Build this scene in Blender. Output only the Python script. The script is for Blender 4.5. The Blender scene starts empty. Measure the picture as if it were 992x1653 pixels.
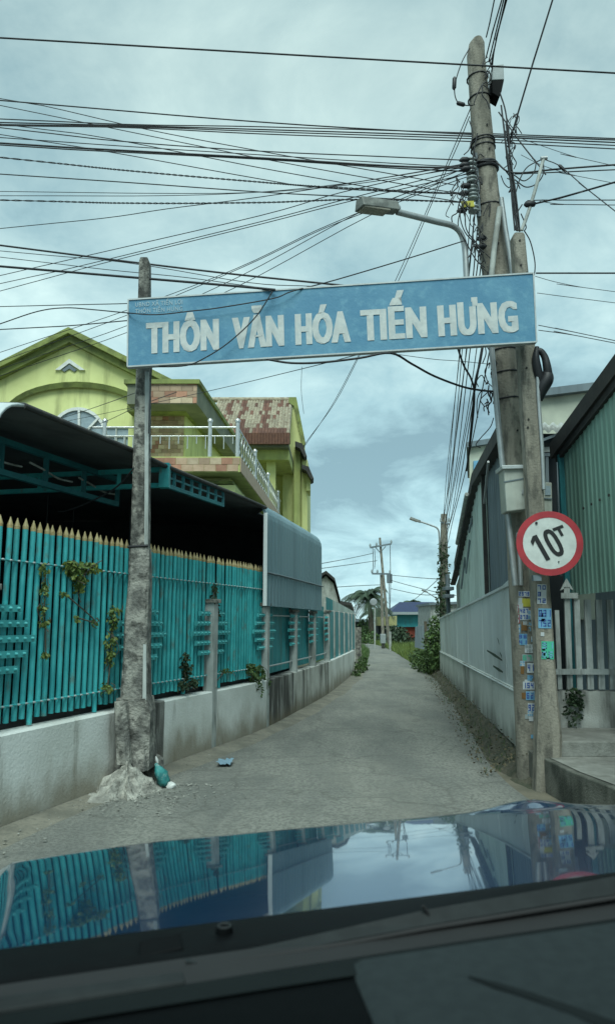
import bpy, bmesh, math, random
from mathutils import Vector, Matrix
random.seed(7)
S = bpy.context.scene
COL = S.collection
# ---------------------------------------------------------------- camera, sky, sun, exposure
F, PITCH, CAMH = 1203.0, math.radians(8.44), 1.4
cam_d = bpy.data.cameras.new("camera"); cam = bpy.data.objects.new("camera", cam_d); COL.objects.link(cam)
cam.location = (0, 0, CAMH); cam.rotation_euler = (math.pi/2 + PITCH, 0, 0)
cam_d.sensor_fit = 'VERTICAL'; cam_d.sensor_height = 36.0; cam_d.lens = 36.0*F/1653.0
cam_d.dof.use_dof = True; cam_d.dof.focus_distance = 8.0; cam_d.dof.aperture_fstop = 5.0      # a phone sees the near dash slightly soft
cam_d.clip_start = 0.05; cam_d.clip_end = 3000
S.camera = cam
S.view_settings.view_transform = 'Standard'; S.view_settings.look = 'None'
S.view_settings.gamma = 1.0; S.view_settings.exposure = 1.25
SUN_EL, SUN_AZ = math.radians(57), math.radians(183)      # azimuth from +Y clockwise: behind, to the right
w = bpy.data.worlds.new("World"); S.world = w; w.use_nodes = True
nt = w.node_tree; nt.nodes.clear()
def N(t, ty, **kw):
    n = t.nodes.new(ty)
    for k, v in kw.items():
        if k in ('inp',):
            for i, val in v.items(): n.inputs[i].default_value = val
        else: setattr(n, k, v)
    return n
def LK(t, a, b): t.links.new(a, b)
out = N(nt, 'ShaderNodeOutputWorld'); bg = N(nt, 'ShaderNodeBackground', inp={'Strength': 0.05})
sky = N(nt, 'ShaderNodeTexSky'); sky.sky_type = 'NISHITA'; sky.sun_disc = False
sky.sun_elevation = SUN_EL; sky.sun_rotation = SUN_AZ
tc = N(nt, 'ShaderNodeTexCoord'); sep = N(nt, 'ShaderNodeSeparateXYZ'); LK(nt, tc.outputs['Generated'], sep.inputs[0])
mz = N(nt, 'ShaderNodeMath', operation='MAXIMUM', inp={1: 0.0}); LK(nt, sep.outputs['Z'], mz.inputs[0])
az = N(nt, 'ShaderNodeMath', operation='ADD', inp={1: 0.36}); LK(nt, mz.outputs[0], az.inputs[0])
dv = N(nt, 'ShaderNodeVectorMath', operation='SCALE')
iv = N(nt, 'ShaderNodeMath', operation='DIVIDE', inp={0: 1.0}); LK(nt, az.outputs[0], iv.inputs[1])
LK(nt, tc.outputs['Generated'], dv.inputs[0]); LK(nt, iv.outputs[0], dv.inputs['Scale'])
n1 = N(nt, 'ShaderNodeTexNoise', inp={'Scale': 2.9, 'Detail': 8.0, 'Roughness': 0.6, 'Distortion': 0.35}); n1.location = (0, 0)
mp = N(nt, 'ShaderNodeMapping', inp={'Location': (12.1, 0.7, 7.4)}); LK(nt, dv.outputs[0], mp.inputs[0]); LK(nt, mp.outputs[0], n1.inputs['Vector'])
n2 = N(nt, 'ShaderNodeTexNoise', inp={'Scale': 0.6, 'Detail': 4.0, 'Roughness': 0.5})
mp2 = N(nt, 'ShaderNodeMapping', inp={'Location': (8.3, 5.2, 1.4)}); LK(nt, dv.outputs[0], mp2.inputs[0]); LK(nt, mp2.outputs[0], n2.inputs['Vector'])
r1 = N(nt, 'ShaderNodeValToRGB')
r1.color_ramp.elements[0].position = 0.43; r1.color_ramp.elements[0].color = (2.55, 4.25, 4.85, 1)
r1.color_ramp.elements[1].position = 0.67; r1.color_ramp.elements[1].color = (7.9, 10.6, 10.4, 1)
e = r1.color_ramp.elements.new(0.50); e.color = (4.1, 6.5, 7.05, 1)
ad = N(nt, 'ShaderNodeMath', operation='MULTIPLY_ADD', inp={1: 0.45}); LK(nt, n2.outputs['Fac'], ad.inputs[0])
s2 = N(nt, 'ShaderNodeMath', operation='MULTIPLY', inp={1: 0.55}); LK(nt, n1.outputs['Fac'], s2.inputs[0]); LK(nt, s2.outputs[0], ad.inputs[2])
LK(nt, ad.outputs[0], r1.inputs[0])
hz = N(nt, 'ShaderNodeMapRange', inp={'From Min': 0.0, 'From Max': 0.62, 'To Min': 1.14, 'To Max': 0.66}); LK(nt, mz.outputs[0], hz.inputs['Value'])
hm = N(nt, 'ShaderNodeVectorMath', operation='SCALE'); LK(nt, r1.outputs[0], hm.inputs[0]); LK(nt, hz.outputs[0], hm.inputs['Scale'])
mx = N(nt, 'ShaderNodeMix', data_type='RGBA', inp={0: 0.93}); LK(nt, sky.outputs[0], mx.inputs['A']); LK(nt, hm.outputs[0], mx.inputs['B'])
LK(nt, mx.outputs['Result'], bg.inputs['Color']); LK(nt, bg.outputs[0], out.inputs['Surface'])
sd = bpy.data.lights.new("sun", 'SUN'); so = bpy.data.objects.new("sun", sd); COL.objects.link(so)
sd.energy = 1.5; sd.angle = math.radians(35); sd.color = (0.86, 1.0, 0.94)
_sv = Vector((math.sin(SUN_AZ)*math.cos(SUN_EL), math.cos(SUN_AZ)*math.cos(SUN_EL), math.sin(SUN_EL)))
so.rotation_euler = _sv.to_track_quat('Z', 'Y').to_euler()

# ---------------------------------------------------------------- pixel helpers (photograph pixels -> points in the place)
def ray(px, py):
    a = (px-496)/F; b = (826.5-py)/F
    return (a, math.cos(PITCH)-b*math.sin(PITCH), math.sin(PITCH)+b*math.cos(PITCH))
def W(px, py, Y):
    r = ray(px, py); t = Y/r[1]
    return Vector((r[0]*t, Y, CAMH+r[2]*t))
def G(px, py, z=0.0):
    r = ray(px, py); t = (z-CAMH)/r[2]
    return Vector((r[0]*t, r[1]*t, z))

# ---------------------------------------------------------------- mesh helpers
class MB:
    def __init__(s): s.v = []; s.f = []; s.sm = []
    def add(s, vs, fs, smooth=False):
        o = len(s.v); s.v += [tuple(v) for v in vs]; s.f += [tuple(i+o for i in f) for f in fs]; s.sm += [smooth]*len(fs); return s
    def box(s, lo, hi, M=None):
        x0, y0, z0 = lo; x1, y1, z1 = hi
        vs = [Vector(p) for p in ((x0,y0,z0),(x1,y0,z0),(x1,y1,z0),(x0,y1,z0),(x0,y0,z1),(x1,y0,z1),(x1,y1,z1),(x0,y1,z1))]
        if M is not None: vs = [M @ p for p in vs]
        return s.add(vs, [(0,3,2,1),(4,5,6,7),(0,1,5,4),(1,2,6,5),(2,3,7,6),(3,0,4,7)])
    def hexa(s, q0, q1):          # two quads, same winding
        return s.add(list(q0)+list(q1), [(0,3,2,1),(4,5,6,7),(0,1,5,4),(1,2,6,5),(2,3,7,6),(3,0,4,7)])
    def bar(s, a, b, wd, ht, up=(0,0,1)):
        a = Vector(a); b = Vector(b); d = (b-a).normalized(); u = Vector(up)
        r = d.cross(u)
        if r.length < 1e-4: r = d.cross(Vector((1,0,0)))
        r.normalize(); u = r.cross(d).normalized()
        r *= wd/2; u *= ht/2
        return s.hexa([a-r-u, a+r-u, a+r+u, a-r+u], [b-r-u, b+r-u, b+r+u, b-r+u])
    def tube(s, pts, rad, n=6, caps=True, smooth=True):
        pts = [Vector(p) for p in pts]; m = len(pts)
        rads = rad if isinstance(rad, (list, tuple)) else [rad]*m
        vs = []; prev = None
        for i, p in enumerate(pts):
            d = (pts[min(i+1, m-1)]-pts[max(i-1, 0)])
            d = d.normalized() if d.length > 1e-9 else Vector((0,0,1))
            if prev is None:
                r = d.cross(Vector((0,0,1)))
                if r.length < 1e-3: r = d.cross(Vector((0,1,0)))
            else:
                r = prev - d*prev.dot(d)
                if r.length < 1e-6: r = d.cross(Vector((0,0,1)))
            r.normalize(); prev = r; u = d.cross(r)
            for k in range(n):
                a = 2*math.pi*k/n; vs.append(p+(r*math.cos(a)+u*math.sin(a))*rads[i])
        fs = [(i*n+k, i*n+(k+1)%n, (i+1)*n+(k+1)%n, (i+1)*n+k) for i in range(m-1) for k in range(n)]
        s.add(vs, fs, smooth)
        if caps:
            s.add(vs[:n], [tuple(range(n-1, -1, -1))]); s.add(vs[-n:], [tuple(range(n))])
        return s
    def prism(s, poly, d):        # poly: 3D points (planar), extruded by vector d
        n = len(poly); d = Vector(d); a = [Vector(p) for p in poly]; b = [p+d for p in a]
        return s.add(a+b, [tuple(range(n-1,-1,-1)), tuple(range(n, 2*n))]+[(i, (i+1)%n, n+(i+1)%n, n+i) for i in range(n)])
    def mesh(s, name, m=None):
        me = bpy.data.meshes.new(name); me.from_pydata(s.v, [], s.f)
        me.polygons.foreach_set('use_smooth', s.sm); me.update()
        bm = bmesh.new(); bm.from_mesh(me); bmesh.ops.recalc_face_normals(bm, faces=bm.faces); bm.to_mesh(me); bm.free()
        if m: me.materials.append(m)
        return me
    def build(s, name, m, parent=None, loc=None, bevel=0.0):
        o = bpy.data.objects.new(name, s.mesh(name, m)); COL.objects.link(o)
        if loc is not None:
            L = Vector(loc)
            for v in o.data.vertices: v.co -= L
            o.location = L
        if parent is not None:
            o.parent = parent; o.matrix_parent_inverse = Matrix.Identity(4)
            o.location = Vector(o.location) - world_loc(parent)
        if bevel:
            b = o.modifiers.new('edge', 'BEVEL'); b.width = bevel; b.segments = 2; b.limit_method = 'ANGLE'
        return o
def world_loc(o):
    l = Vector((0,0,0))
    while o is not None: l += Vector(o.location); o = o.parent
    return l
def tag(o, label=None, cat=None, group=None, kind=None):
    if label: o['label'] = label
    if cat: o['category'] = cat
    if group: o['group'] = group
    if kind: o['kind'] = kind
    return o
def empty(name, loc, label, cat, group=None):
    o = bpy.data.objects.new(name, None); COL.objects.link(o); o.location = loc; o.empty_display_size = 0.1
    return tag(o, label, cat, group)
def inst(name, me, parent, loc, rot=None, scale=None):      # shared mesh
    o = bpy.data.objects.new(name, me); COL.objects.link(o)
    o.location = Vector(loc) - (world_loc(parent) if parent else Vector((0,0,0)))
    if rot: o.rotation_euler = rot
    if scale: o.scale = scale
    if parent: o.parent = parent
    return o
def copy_tree(o, parent=None):
    c = o.copy(); COL.objects.link(c)
    if parent is not None: c.parent = parent
    for ch in [x for x in bpy.data.objects if x.parent == o]: copy_tree(ch, c)
    return c
def catmull(pts, sub=6):
    pts = [Vector(p) for p in pts]
    if len(pts) < 3: return [pts[0].lerp(pts[-1], i/sub) for i in range(sub+1)]
    P = [pts[0]*2-pts[1]]+pts+[pts[-1]*2-pts[-2]]; r = []
    for i in range(1, len(P)-2):
        for k in range(sub):
            t = k/sub; a, b, c, d = P[i-1], P[i], P[i+1], P[i+2]
            r.append(0.5*((2*b)+(c-a)*t+(2*a-5*b+4*c-d)*t*t+(3*b-a-3*c+d)*t**3))
    r.append(pts[-1]); return r

# ---------------------------------------------------------------- materials
def mat(name, c1, c2=None, rough=0.7, scale=6.0, metal=0.0, stretch=(1,1,1), dirt=None, dirt_amt=0.5, dirt_scale=2.0, dirt_stretch=(1,1,1),
        bump=0.0, bump_scale=60.0, low=None, low_h=0.5, coat=0.0, spec=0.5, lo=0.35, hi=0.65, dlo=0.45, dhi=0.7, rnd=0.0):
    m = bpy.data.materials.new(name); m.use_nodes = True; t = m.node_tree; t.nodes.clear()
    o = N(t, 'ShaderNodeOutputMaterial'); b = N(t, 'ShaderNodeBsdfPrincipled'); LK(t, b.outputs[0], o.inputs[0])
    b.inputs['Roughness'].default_value = rough; b.inputs['Metallic'].default_value = metal
    b.inputs['Coat Weight'].default_value = coat; b.inputs['Coat Roughness'].default_value = 0.03
    b.inputs['Specular IOR Level'].default_value = spec
    g = N(t, 'ShaderNodeNewGeometry')
    def noise(sc, st, det=5.0):
        mp = N(t, 'ShaderNodeMapping', inp={'Scale': st}); LK(t, g.outputs['Position'], mp.inputs[0])
        n = N(t, 'ShaderNodeTexNoise', inp={'Scale': sc, 'Detail': det, 'Roughness': 0.6}); LK(t, mp.outputs[0], n.inputs['Vector'])
        return n.outputs['Fac']
    def ramp(src, a, bb):
        r = N(t, 'ShaderNodeMapRange', inp={'From Min': a, 'From Max': bb}); r.interpolation_type = 'SMOOTHSTEP'
        LK(t, src, r.inputs['Value']); return r.outputs['Result']
    def mix(fac, A, B):
        x = N(t, 'ShaderNodeMix', data_type='RGBA')
        if hasattr(fac, 'links'): LK(t, fac, x.inputs[0])
        else: x.inputs[0].default_value = fac
        for s_, k in ((A, 'A'), (B, 'B')):
            if hasattr(s_, 'links'): LK(t, s_, x.inputs[k])
            else: x.inputs[k].default_value = (*s_, 1)
        return x.outputs['Result']
    col = mix(ramp(noise(scale, stretch), lo, hi), c1, c2 or tuple(x*0.8 for x in c1))
    if dirt:
        f = ramp(noise(dirt_scale, dirt_stretch), dlo, dhi)
        k = N(t, 'ShaderNodeMath', operation='MULTIPLY', inp={1: dirt_amt}); LK(t, f, k.inputs[0])
        col = mix(k.outputs[0], col, dirt)
    if low:
        sp = N(t, 'ShaderNodeSeparateXYZ'); LK(t, g.outputs['Position'], sp.inputs[0])
        nn = N(t, 'ShaderNodeMath', operation='MULTIPLY_ADD', inp={1: low_h*1.6, 2: -low_h*0.8}); LK(t, noise(3.0, (1,1,0.6)), nn.inputs[0])
        a_ = N(t, 'ShaderNodeMath', operation='ADD'); LK(t, sp.outputs['Z'], a_.inputs[0]); LK(t, nn.outputs[0], a_.inputs[1])
        r = N(t, 'ShaderNodeMapRange', inp={'From Min': 0.0, 'From Max': low_h, 'To Min': 0.8, 'To Max': 0.0}); r.interpolation_type = 'SMOOTHSTEP'
        LK(t, a_.outputs[0], r.inputs['Value']); col = mix(r.outputs['Result'], col, low)
    if rnd:
        oi = N(t, 'ShaderNodeObjectInfo'); mr = N(t, 'ShaderNodeMapRange', inp={'To Min': 1-rnd, 'To Max': 1+rnd}); LK(t, oi.outputs['Random'], mr.inputs['Value'])
        vm = N(t, 'ShaderNodeVectorMath', operation='SCALE'); LK(t, col, vm.inputs[0]); LK(t, mr.outputs['Result'], vm.inputs['Scale']); col = vm.outputs[0]
    LK(t, col, b.inputs['Base Color'])
    if bump:
        bn = N(t, 'ShaderNodeBump', inp={'Strength': bump, 'Distance': 0.02}); LK(t, noise(bump_scale, (1,1,1), 3.0), bn.inputs['Height']); LK(t, bn.outputs[0], b.inputs['Normal'])
    return m
def plain(name, c, rough=0.6, metal=0.0, **k): return mat(name, c, tuple(x*0.85 for x in c), rough=rough, metal=metal, scale=14, **k)
M = {}
M['ground'] = mat('packed_dirt', (.17,.15,.11), (.10,.095,.07), .95, 1.5, bump=.5, bump_scale=30, dirt=(.06,.08,.035), dirt_amt=.5, dirt_scale=.9)
def road_mat():
    m = mat('worn_concrete_road', (.255,.255,.225), (.165,.17,.155), .93, 0.9, stretch=(1.8,.45,1), dirt=(.11,.113,.102), dirt_amt=.65, dirt_scale=36, dlo=.43, dhi=.60, bump=1.0, bump_scale=60)
    t = m.node_tree; b = [n for n in t.nodes if n.type == 'BSDF_PRINCIPLED'][0]; src = b.inputs['Base Color'].links[0].from_socket
    g = N(t,'ShaderNodeNewGeometry')
    def noise(sc, st, det=6.0):
        mp = N(t,'ShaderNodeMapping',inp={'Scale':st,'Rotation':(0,0,.17)}); LK(t,g.outputs['Position'],mp.inputs[0]); n = N(t,'ShaderNodeTexNoise',inp={'Scale':sc,'Detail':det,'Roughness':.62}); LK(t,mp.outputs[0],n.inputs['Vector']); return n.outputs['Fac']
    def layer(src, fac, lo, hi, amt, colr):
        r = N(t,'ShaderNodeMapRange',inp={'From Min':lo,'From Max':hi,'To Max':amt}); LK(t,fac,r.inputs['Value'])
        x = N(t,'ShaderNodeMix',data_type='RGBA'); LK(t,r.outputs[0],x.inputs[0]); LK(t,src,x.inputs['A']); x.inputs['B'].default_value = (*colr,1); return x.outputs['Result']
    src = layer(src, noise(.55,(1,.45,1)), .50, .68, .55, (.30,.29,.245))      # worn pale dusty patches
    src = layer(src, noise(1.3,(.5,2.2,1)), .56, .70, .6, (.11,.115,.105))     # dark transverse stains
    src = layer(src, noise(7,(1,1,1)), .60, .72, .55, (.12,.118,.10))          # blotches
    v = N(t,'ShaderNodeTexVoronoi',feature='DISTANCE_TO_EDGE',inp={'Scale':.62}); nz = N(t,'ShaderNodeTexNoise',inp={'Scale':2.5,'Detail':4.0})
    ad = N(t,'ShaderNodeVectorMath',operation='MULTIPLY_ADD'); ad.inputs[1].default_value = (.5,.5,.5); LK(t,g.outputs['Position'],nz.inputs['Vector']); LK(t,nz.outputs['Color'],ad.inputs[0]); LK(t,g.outputs['Position'],ad.inputs[2]); LK(t,ad.outputs[0],v.inputs['Vector'])
    iv = N(t,'ShaderNodeMath',operation='SUBTRACT',inp={0:.02}); LK(t,v.outputs['Distance'],iv.inputs[1])
    src = layer(src, iv.outputs[0], .006, .018, .42, (.09,.09,.078))           # cracks
    LK(t, src, b.inputs['Base Color']); return m
M['road'] = road_mat()
M['dust'] = mat('pale_roadside_dust', (.225,.21,.17), (.14,.135,.11), .95, 3.0, bump=.5, bump_scale=50, dirt=(.12,.12,.1), dirt_amt=.6, dirt_scale=30)
M['bank'] = mat('dark_soil', (.10,.09,.065), (.05,.055,.035), .98, 6.0, bump=1.0, bump_scale=25, dirt=(.2,.19,.16), dirt_amt=.5, dirt_scale=18, dlo=.58, dhi=.7)
M['white_wall'] = mat('stained_white_wall', (.78,.80,.77), (.64,.66,.62), .85, 1.6, dirt=(.13,.12,.085), dirt_amt=.9, dirt_scale=2.2, dirt_stretch=(2.2,2.2,.35), dlo=.55, dhi=.78, low=(.21,.175,.115), low_h=.42, bump=.25, bump_scale=40)
M['black_stain_wall'] = mat('mould_streaked_wall', (.58,.59,.55), (.42,.42,.38), .9, 2.5, dirt=(.06,.06,.052), dirt_amt=.9, dirt_scale=1.9, dirt_stretch=(2.2,2.2,.32), dlo=.46, dhi=.66, low=(.15,.125,.08), low_h=.3, bump=.3)
M['teal'] = mat('teal_paint', (.06,.45,.46), (.035,.35,.37), .42, 5, dirt=(.13,.12,.08), dirt_amt=.6, dirt_scale=9, dirt_stretch=(1,1,.55), dlo=.55, dhi=.70, rnd=.16)
M['teal_light'] = mat('pale_teal_paint', (.08,.44,.45), (.06,.36,.37), .45, 5, rnd=.08)
M['teal_sheet'] = mat('teal_sheet_paint', (.028,.31,.34), (.02,.25,.28), .5, 2.2, dirt=(.05,.12,.10), dirt_amt=.5, dirt_scale=3, dirt_stretch=(2,2,.3))
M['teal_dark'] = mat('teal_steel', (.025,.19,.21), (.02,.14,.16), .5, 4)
M['gold'] = mat('gold_paint', (.50,.40,.20), (.40,.30,.13), .45, 20, metal=.0, rnd=.12)
M['black'] = plain('black_gap', (.012,.013,.014), .8)
M['wire'] = plain('black_cable', (.012,.013,.016), .55)
M['wire_grey'] = plain('grey_cable', (.05,.055,.06), .6)
M['concrete'] = mat('weathered_concrete', (.30,.275,.225), (.20,.185,.15), .92, 2.5, stretch=(3,3,.6), dirt=(.06,.058,.05), dirt_amt=.75, dirt_scale=7, dirt_stretch=(2,2,.7), bump=.45, bump_scale=45)
M['mould_concrete'] = mat('mouldy_concrete', (.33,.32,.28), (.10,.10,.09), .95, 6, stretch=(1.4,1.4,.6), dirt=(.035,.035,.032), dirt_amt=.8, dirt_scale=14, dlo=.44, dhi=.62, bump=.6, bump_scale=40)
M['mortar'] = mat('rough_mortar', (.36,.35,.31), (.13,.13,.12), .97, 5, dirt=(.05,.05,.045), dirt_amt=.8, dirt_scale=11, dlo=.45, dhi=.65, bump=1.0, bump_scale=32)
M['cement'] = mat('pale_cement', (.46,.45,.40), (.24,.235,.21), .97, 9, bump=1.0, bump_scale=40, dirt=(.12,.115,.10), dirt_amt=.6, dirt_scale=14)
M['kerb'] = mat('grimy_kerb', (.17,.17,.145), (.07,.075,.06), .95, 3, dirt=(.03,.035,.028), dirt_amt=.8, dirt_scale=5, dirt_stretch=(1,1,.4), bump=.5)
M['slab'] = mat('concrete_slab', (.30,.30,.27), (.20,.20,.18), .92, 3, dirt=(.12,.12,.1), dirt_amt=.5, dirt_scale=9, bump=.4)
M['sign_blue'] = mat('faded_blue_board', (.062,.205,.325), (.095,.255,.37), .6, 3.0, dirt=(.16,.35,.45), dirt_amt=.5, dirt_scale=12, dlo=.5, dhi=.75, bump=.12, bump_scale=30)
M['sign_text'] = mat('off_white_lettering', (.56,.58,.56), (.47,.49,.48), .7, 12, dirt=(.35,.42,.45), dirt_amt=.45, dirt_scale=16)
M['sign_text_faint'] = plain('worn_small_lettering', (.34,.46,.52), .6)
M['alu'] = plain('pale_aluminium', (.46,.49,.49), .45, .2)
M['white'] = plain('white_paint', (.74,.75,.72), .55)
M['white_dirty'] = mat('dirty_white_paint', (.46,.48,.45), (.30,.32,.30), .75, 5, stretch=(2,2,.5), dirt=(.12,.11,.09), dirt_amt=.5, dirt_scale=6)
M['post'] = mat('fence_post_paint', (.46,.49,.47), (.33,.36,.345), .8, 4, dirt=(.10,.10,.085), dirt_amt=.6, dirt_scale=6, dirt_stretch=(3,3,.35))
M['red'] = mat('sign_red', (.42,.035,.045), (.33,.03,.04), .5, 10)
M['steel'] = plain('galvanised_pipe', (.42,.44,.44), .4, .5)
M['stainless'] = plain('stainless_tube', (.62,.62,.60), .3, .6)
M['galv'] = mat('galvanised_sheet', (.68,.73,.73), (.56,.61,.62), .62, 1.5, metal=.15, stretch=(1,1,.25), dirt=(.42,.43,.41), dirt_amt=.6, dirt_scale=1.1, dirt_stretch=(1,.7,.5), rnd=.04, low=(.30,.29,.25), low_h=1.0)
M['galv_blue'] = mat('blue_grey_sheet', (.21,.315,.35), (.17,.265,.30), .55, 2, metal=.1, stretch=(1,1,.2), dirt=(.15,.21,.23), dirt_amt=.4, dirt_scale=4, dirt_stretch=(2,2,.2), rnd=.06)
M['sheet_lgreen'] = mat('pale_green_sheet', (.56,.67,.62), (.47,.57,.53), .55, 2, stretch=(1,1,.2), dirt=(.20,.26,.23), dirt_amt=.5, dirt_scale=3, dirt_stretch=(2,2,.2), rnd=.06)
M['sheet_grey'] = mat('slate_sheet', (.16,.20,.22), (.12,.155,.175), .6, 2, stretch=(1,1,.2), dirt=(.05,.06,.06), dirt_amt=.4, dirt_scale=3, dirt_stretch=(2,2,.2))
M['sheet_green'] = mat('green_sheet', (.27,.45,.375), (.225,.385,.32), .5, 2, stretch=(1,1,.2), dirt=(.10,.17,.13), dirt_amt=.45, dirt_scale=3, dirt_stretch=(2,2,.2))
M['dark_roof'] = mat('dark_roof_edge', (.045,.045,.042), (.025,.026,.026), .85, 5, dirt=(.10,.09,.07), dirt_amt=.4, dirt_scale=10)
M['shade_dark'] = mat('shade_and_dark_walls', (.03,.038,.042), (.02,.026,.03), .9, 3)  # inside shade put into the colour; also the dark hut wall's own tone
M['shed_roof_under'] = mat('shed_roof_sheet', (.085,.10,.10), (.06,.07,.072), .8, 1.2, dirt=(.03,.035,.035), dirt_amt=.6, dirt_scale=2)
M['house'] = mat('lime_wall_paint', (.70,.72,.32), (.62,.64,.27), .85, 1.2, dirt=(.26,.27,.11), dirt_amt=.6, dirt_scale=2.2, dirt_stretch=(2,2,.3), dlo=.48, dhi=.75)
M['house_trim'] = mat('olive_trim_paint', (.25,.29,.085), (.18,.21,.07), .85, 2.5, dirt=(.08,.09,.03), dirt_amt=.5, dirt_scale=5)
M['house_pale'] = mat('pale_yellow_paint', (.50,.54,.20), (.42,.46,.16), .85, 2, dirt=(.2,.19,.1), dirt_amt=.4, dirt_scale=3, dirt_stretch=(1.5,1.5,.4))
M['soffit'] = mat('grey_soffit', (.23,.24,.17), (.16,.17,.125), .9, 2)
M['tile_a'] = mat('tan_tile', (.46,.32,.21), (.39,.26,.165), .6, 8, rnd=.25)
M['tile_b'] = mat('sand_tile', (.54,.42,.28), (.45,.34,.22), .6, 8, rnd=.2)
M['tile_c'] = mat('terracotta_tile', (.42,.21,.13), (.35,.165,.10), .6, 8, rnd=.25)
M['roof_pale'] = mat('lichen_roof_tile', (.36,.33,.24), (.26,.21,.15), .9, 12, dirt=(.12,.07,.05), dirt_amt=.7, dirt_scale=10, rnd=.2)
M['roof_rust'] = mat('rust_roof_tile', (.16,.075,.05), (.11,.052,.038), .9, 9, rnd=.3)
M['glass'] = plain('window_glass', (.30,.37,.41), .15, 0.0)
M['leaf'] = mat('leaf_green', (.075,.13,.03), (.035,.075,.02), .6, 9, rnd=.2)
M['leaf_y'] = mat('leaf_yellow_green', (.15,.19,.04), (.06,.11,.022), .6, 14, rnd=.2)
M['leaf_d'] = mat('leaf_dark', (.035,.065,.026), (.02,.042,.018), .65, 6, rnd=.2)
M['palm'] = mat('palm_leaf', (.045,.075,.04), (.03,.052,.03), .6, 5, rnd=.2)
M['trunk'] = mat('bark', (.13,.11,.08), (.07,.06,.045), .95, 10)
M['box'] = mat('cabinet_paint', (.40,.42,.37), (.33,.35,.31), .55, 3, dirt=(.18,.17,.13), dirt_amt=.4, dirt_scale=6, dirt_stretch=(2,2,.5))
M['lamp_head'] = mat('lamp_housing', (.20,.21,.19), (.11,.115,.105), .6, 9)
M['lamp_glass'] = plain('lamp_lens', (.26,.24,.19), .25)
M['ins'] = plain('grey_porcelain', (.30,.34,.34), .35)
M['yellow'] = plain('yellow_paper', (.50,.46,.06), .7)
M['s_blue'] = plain('blue_ink', (.05,.11,.36), .7); M['s_lblue'] = plain('cyan_paper', (.16,.38,.56), .7); M['s_white'] = plain('paper', (.52,.55,.56), .8)
M['s_green'] = plain('green_paper', (.06,.45,.29), .7); M['s_red'] = plain('red_paper', (.40,.05,.07), .7); M['s_brown'] = plain('brown_paper', (.20,.10,.03), .8)
M['bag'] = mat('teal_plastic_bag', (.04,.27,.26), (.03,.17,.18), .5, 26, dirt=(.4,.45,.43), dirt_amt=.7, dirt_scale=16, dlo=.54, dhi=.66); M['bag_w'] = plain('white_plastic', (.6,.62,.6), .4)
M['rag'] = mat('pale_blue_plastic', (.20,.32,.40), (.16,.25,.32), .5, 10)
M['roof_blue'] = mat('blue_roof_sheet', (.013,.024,.085), (.009,.017,.06), .5, 3); M['brick_red'] = mat('red_wall', (.24,.055,.03), (.18,.04,.025), .9, 4)
M['yellow_wall'] = plain('yellow_wall', (.36,.35,.16), .8)
M['paint'] = bpy.data.materials.new('deep_blue_car_paint'); M['paint'].use_nodes = True
b_ = M['paint'].node_tree.nodes['Principled BSDF']
b_.inputs['Base Color'].default_value = (.005,.04,.115,1); b_.inputs['Metallic'].default_value = .55; b_.inputs['Roughness'].default_value = .22
b_.inputs['Coat Weight'].default_value = 1.0; b_.inputs['Coat Roughness'].default_value = .03; b_.inputs['Coat IOR'].default_value = 2.3
M['car_plastic'] = mat('black_car_plastic', (.003,.004,.0045), (.0025,.003,.0035), .6, 40, spec=.08)
M['dash'] = mat('dash_vinyl', (.0025,.0035,.004), (.002,.003,.0035), .75, 90, spec=.06)
M['dash_sheen_grey'] = mat('dash_sheen_vinyl', (.024,.031,.033), (.020,.026,.028), .7, 60, spec=.12)  # sheen on the right of the dash, put into a paler colour
M['wiper'] = mat('grey_wiper_arm', (.022,.026,.027), (.018,.021,.022), .6, 30, spec=.15)
M['rubber'] = plain('tyre_rubber', (.02,.02,.021), .9)

# ---------------------------------------------------------------- alignment of the alley
LP = [(-5.9,-7.0),(-4.2,-1.5),(-3.15,1.85),(-2.09,5.27),(-1.40,7.5),(-.62,9.9),(-.2,11.8),(.40,14.9),(1.25,20.8),(1.8,25.0)]
def xl(Y):
    for i in range(len(LP)-1):
        if Y <= LP[i+1][1] or i == len(LP)-2:
            (xa,ya),(xb,yb) = LP[i],LP[i+1]
            def sl(k):
                a = LP[max(k-1,0)]; b = LP[min(k+1,len(LP)-1)]; return (b[0]-a[0])/(b[1]-a[1])
            h = yb-ya; t = (Y-ya)/h; m0 = sl(i)*h; m1 = sl(i+1)*h
            return (2*t**3-3*t**2+1)*xa+(t**3-2*t*t+t)*m0+(-2*t**3+3*t*t)*xb+(t**3-t*t)*m1
def ltan(Y):
    d = Vector((xl(Y+.05)-xl(Y-.05), .1, 0)); return d.normalized()
def lpt(Y, off=0.0, z=0.0):          # off > 0 : away from the road (to the left)
    t = ltan(Y); n = Vector((-t.y, t.x, 0)); return Vector((xl(Y), Y, z))+n*off
def y_at_px(px, off=0.0):            # where the wall line crosses a picture column
    a, b = 3.0, 25.0
    for _ in range(50):
        m = (a+b)/2; p = lpt(m, off)
        if p.x/p.y*F+496 < px: a = m
        else: b = m
    return (a+b)/2
def arc(Y0, ds):                     # step ds along the wall
    return Y0+ds*ltan(Y0).y
def xr(Y): return 2.03+(Y-7.2)*.1138
RD = Vector((.1138,1,0)).normalized(); RN = Vector((RD.y,-RD.x,0))      # RN points away from the road (right)
def rpt(Y, off=0.0, z=0.0): return Vector((xr(Y),Y,z))+RN*off
def ribbon(fa, fb, ys, mb=None):
    mb = mb or MB(); vs = []
    for y in ys: vs += [fa(y), fb(y)]
    mb.add(vs, [(2*i,2*i+1,2*i+3,2*i+2) for i in range(len(ys)-1)]); return mb
def span(a, b, n): return [a+(b-a)*i/n for i in range(n+1)]

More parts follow.
